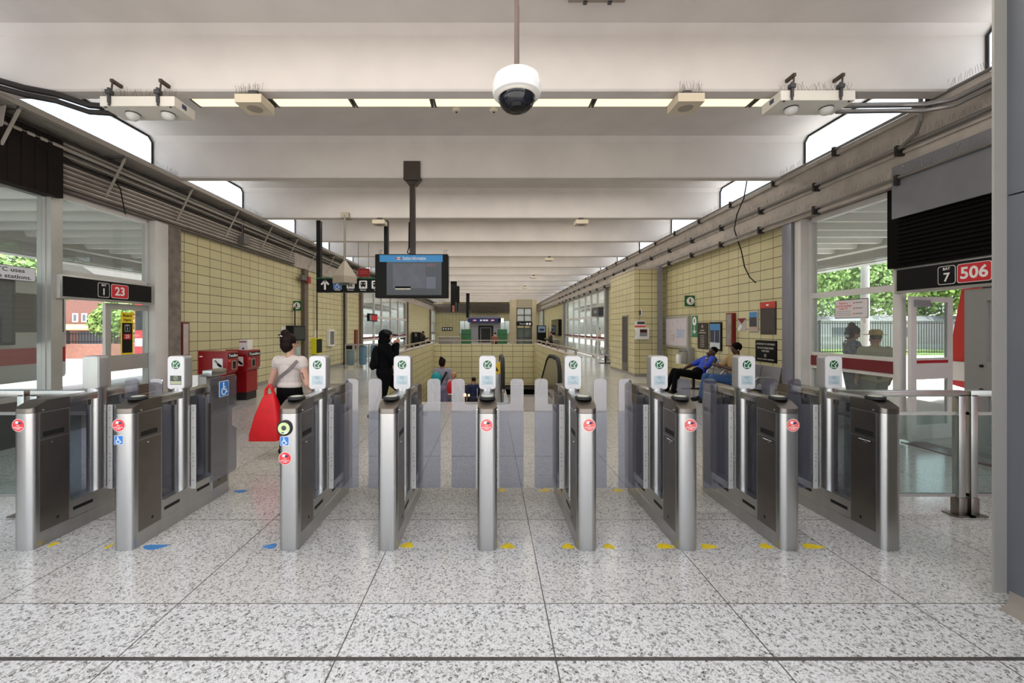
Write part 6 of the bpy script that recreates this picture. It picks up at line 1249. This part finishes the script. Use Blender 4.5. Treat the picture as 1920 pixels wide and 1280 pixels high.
# iron fences
def fence(label, p0, p1, h, n, posts, z0, m_):
    p0, p1 = V(p0), V(p1); r = thing('iron_fence', label, 'fence', ((p0.x+p1.x)/2, (p0.y+p1.y)/2, z0)); u = (p1-p0); m = MB()
    for z in (.15, h-.12): m.beam(p0+V((0, 0, z0+z)), p1+V((0, 0, z0+z)), .04, .05)
    m.build('rails', m_, r, 0); m = MB()
    for i in range(n): q = p0+u*(i/(n-1)); m.box((q.x-.014, q.y-.014, z0+.05), (q.x+.014, q.y+.014, z0+h))
    m.build('bars', m_, r, 0)
    for i in range(posts): q = p0+u*(i/(posts-1)); MB().box((q.x-.05, q.y-.05, z0), (q.x+.05, q.y+.05, z0+h+.08)).build('post', m_, r, 0)
ironm = mat('iron_black', '#25262a', .5, .3)
fence('black iron fence across the tracks seen through the right window', (17, 29, 0), (44, 27, 0), 2.2, 170, 11, -.2, ironm)
fence('dark iron fence on the brick wall across the street on the left', (-34, 24.5, 0), (-15, 24.5, 0), .72, 110, 9, .62, ironm)
struct(MB().box((17, 30, -.22), (60, 60, -.05)).build('grass_verge', mat('grass', '#7d9a52', .9, var=.2), smooth=0))
o = MB().box((13, 27.5, -.22), (45, 29, -.12)).build('grass_verge', mat('grass')); struct(o)
brick = mat('brick_wall', '#a8796a', .85, var=.12, vscale=8)
struct(MB().box((-36, 24.3, -.22), (-14.5, 24.7, .62)).build('wall_street', brick, smooth=0))
# long pale shed beyond the fence
r = thing('storage_shed', 'long pale grey shed behind the iron fence on the right', 'building', (30, 33, -.2)); MB().box((19, 32, -.2), (45, 33.5, 2.1)).build('wall', mat('shed_grey', '#a9a9ac', .7, var=.05), r, 0); MB().prism([(31.8, 2.1), (33.7, 2.1), (32.75, 2.5)], 'yz', 18.8, 45.2).build('roof', mat('shed_roof', '#8b8c90', .6), r, 0)
for i in range(5): MB().box((21+5*i, 31.97, .9), (22.4+5*i, 32, 1.6)).build('window', mat('shed_window', '#5f666f', .2), r, 0)
# lamp post outside the right window
q = P(1622, 600, 14); r = thing('lamp_post', 'white lamp post outside the right window', 'lamp post', (q.x, 14, -.2)); MB().cyl((q.x, 14, -.2), (q.x, 14, 7), .13, .1, 14).build('pole', alu_w, r); MB().cyl((q.x, 14, -.2), (q.x, 14, .1), .2, .18, 14).build('base', grey, r); MB().box((q.x-1, 13.9, 6.95), (q.x+.1, 14.1, 7.1)).build('lamp_arm', grey, r, 0)
# house on the left
r = thing('brick_house', 'brick house with white windows across the street on the left', 'house', (-40, 42, -.2)); hx0, hx1, hy = -46, -35.5, 40
MB().box((hx0, hy, -.2), (hx1, hy+9, 5.4)).build('wall', mat('house_brick', '#8f6a62', .85, var=.1, vscale=6), r, 0); MB().prism([(hx0-.5, 5.3), (hx1+.5, 5.3), ((hx0+hx1)/2, 9)], 'xz', hy-.5, hy+9.5).build('roof', mat('house_roof', '#6d6763', .8), r, 0)
for px in (141, 158): a = P(px-5, 587, hy-.05); b = P(px+5, 604, hy-.05); w_ = MB().box((a.x, hy-.08, b.z), (b.x, hy, a.z)).build('window', white, r, 0); MB().box((a.x+.12, hy-.1, b.z+.12), (b.x-.12, hy-.08, a.z-.12)).build('pane', mat('house_pane', '#6b7a88', .1), w_, 0)
a, b = P(118, 615, hy-1.5), P(170, 645, hy-1.5); MB().prism([(hy-2.6, 1.5), (hy, 1.95), (hy, 1.8), (hy-2.6, 1.38)], 'yz', hx0+1, hx1).build('porch_roof', mat('porch_tan', '#c9a878', .7), r, 0); MB().box((a.x, hy-.1, -.2), (b.x, hy, 1.2)).build('garage_door', mat('garage', '#5d636c', .6), r, 0)
# red and white buses / streetcar
def bus(name, label, cat, x0, x1, y0, y1, h, body, stripe, along='y', zb=.1):
    r = thing(name, label, cat, ((x0+x1)/2, (y0+y1)/2, -.22)); z0 = -.22+zb+.25
    MB().box((x0, y0, z0), (x1, y1, h), .12).build('body', body, r); m = MB(); g = MB()
    L_ = (y1-y0) if along == 'y' else (x1-x0); n = max(3, int(L_/1.6))
    for i in range(n):
        t0, t1 = (i+.08)/n, (i+.92)/n
        if along == 'y':
            a, b = y0+L_*t0, y0+L_*t1
            for xx in (x0-.012, x1+.0): g.box((xx, a, h*.48), (xx+.012, b, h*.82))
        else:
            a, b = x0+L_*t0, x0+L_*t1; g.box((a, y0-.012, h*.48), (b, y0, h*.82))
    g.build('windows', mat('bus_glass', '#20242a', .08), r, 0)
    if along == 'y': MB().box((x0-.014, y0+.1, h*.2), (x1+.014, y1-.1, h*.34)).build('side_stripe', stripe, r, 0); wheels = [(x, y) for x in (x0, x1) for y in (y0+1.8, y1-2.2)]
    else: MB().box((x0+.1, y0-.014, h*.2), (x1-.1, y0, h*.34)).build('side_stripe', stripe, r, 0); wheels = [(x, y0) for x in (x0+1.8, x1-2.2)]
    for x, y in wheels:
        MB().cyl((x-.03, y, .22), (x+.03, y, .22), .44, seg=20).build('wheel', rubber, r) if along == 'y' else MB().cyl((x, y-.03, .22), (x, y+.03, .22), .44, seg=20).build('wheel', rubber, r)
    return r
busred = mat('bus_red', '#c4202a', .3); buswhite = mat('bus_white', '#dcdad8', .35)
t = bus('streetcar', 'red streetcar at the platform edge beyond the right doors', 'streetcar', 11.2, 13.7, -8, 9.7, 3.5, busred, mat('car_white', '#d8d6d6', .35))
MB().prism([(9.6, .05), (10.35, .2), (10.3, 1.0), (9.9, 3.3), (9.6, 3.48)], 'yz', 11.25, 13.65).build('nose', busred, t); MB().prism([(9.72, 1.3), (10.36, 1.3), (9.97, 3.0), (9.72, 3.0)], 'yz', 11.4, 13.5).build('windscreen', mat('bus_glass'), t, 0); MB().box((11.18, 9.75, .3), (11.26, 10.2, .75)).build('nose_panel', mat('car_white'), t, 0)
bus('bus', 'red bus with pale stripes crossing the street beyond the left door', 'bus', -18.6, -9, 22, 24, 3.0, busred, buswhite, 'x')
bus('bus', 'white bus with a red stripe standing behind the left window', 'bus', -14.6, -12.2, 1.5, 12.2, 3.0, buswhite, busred)
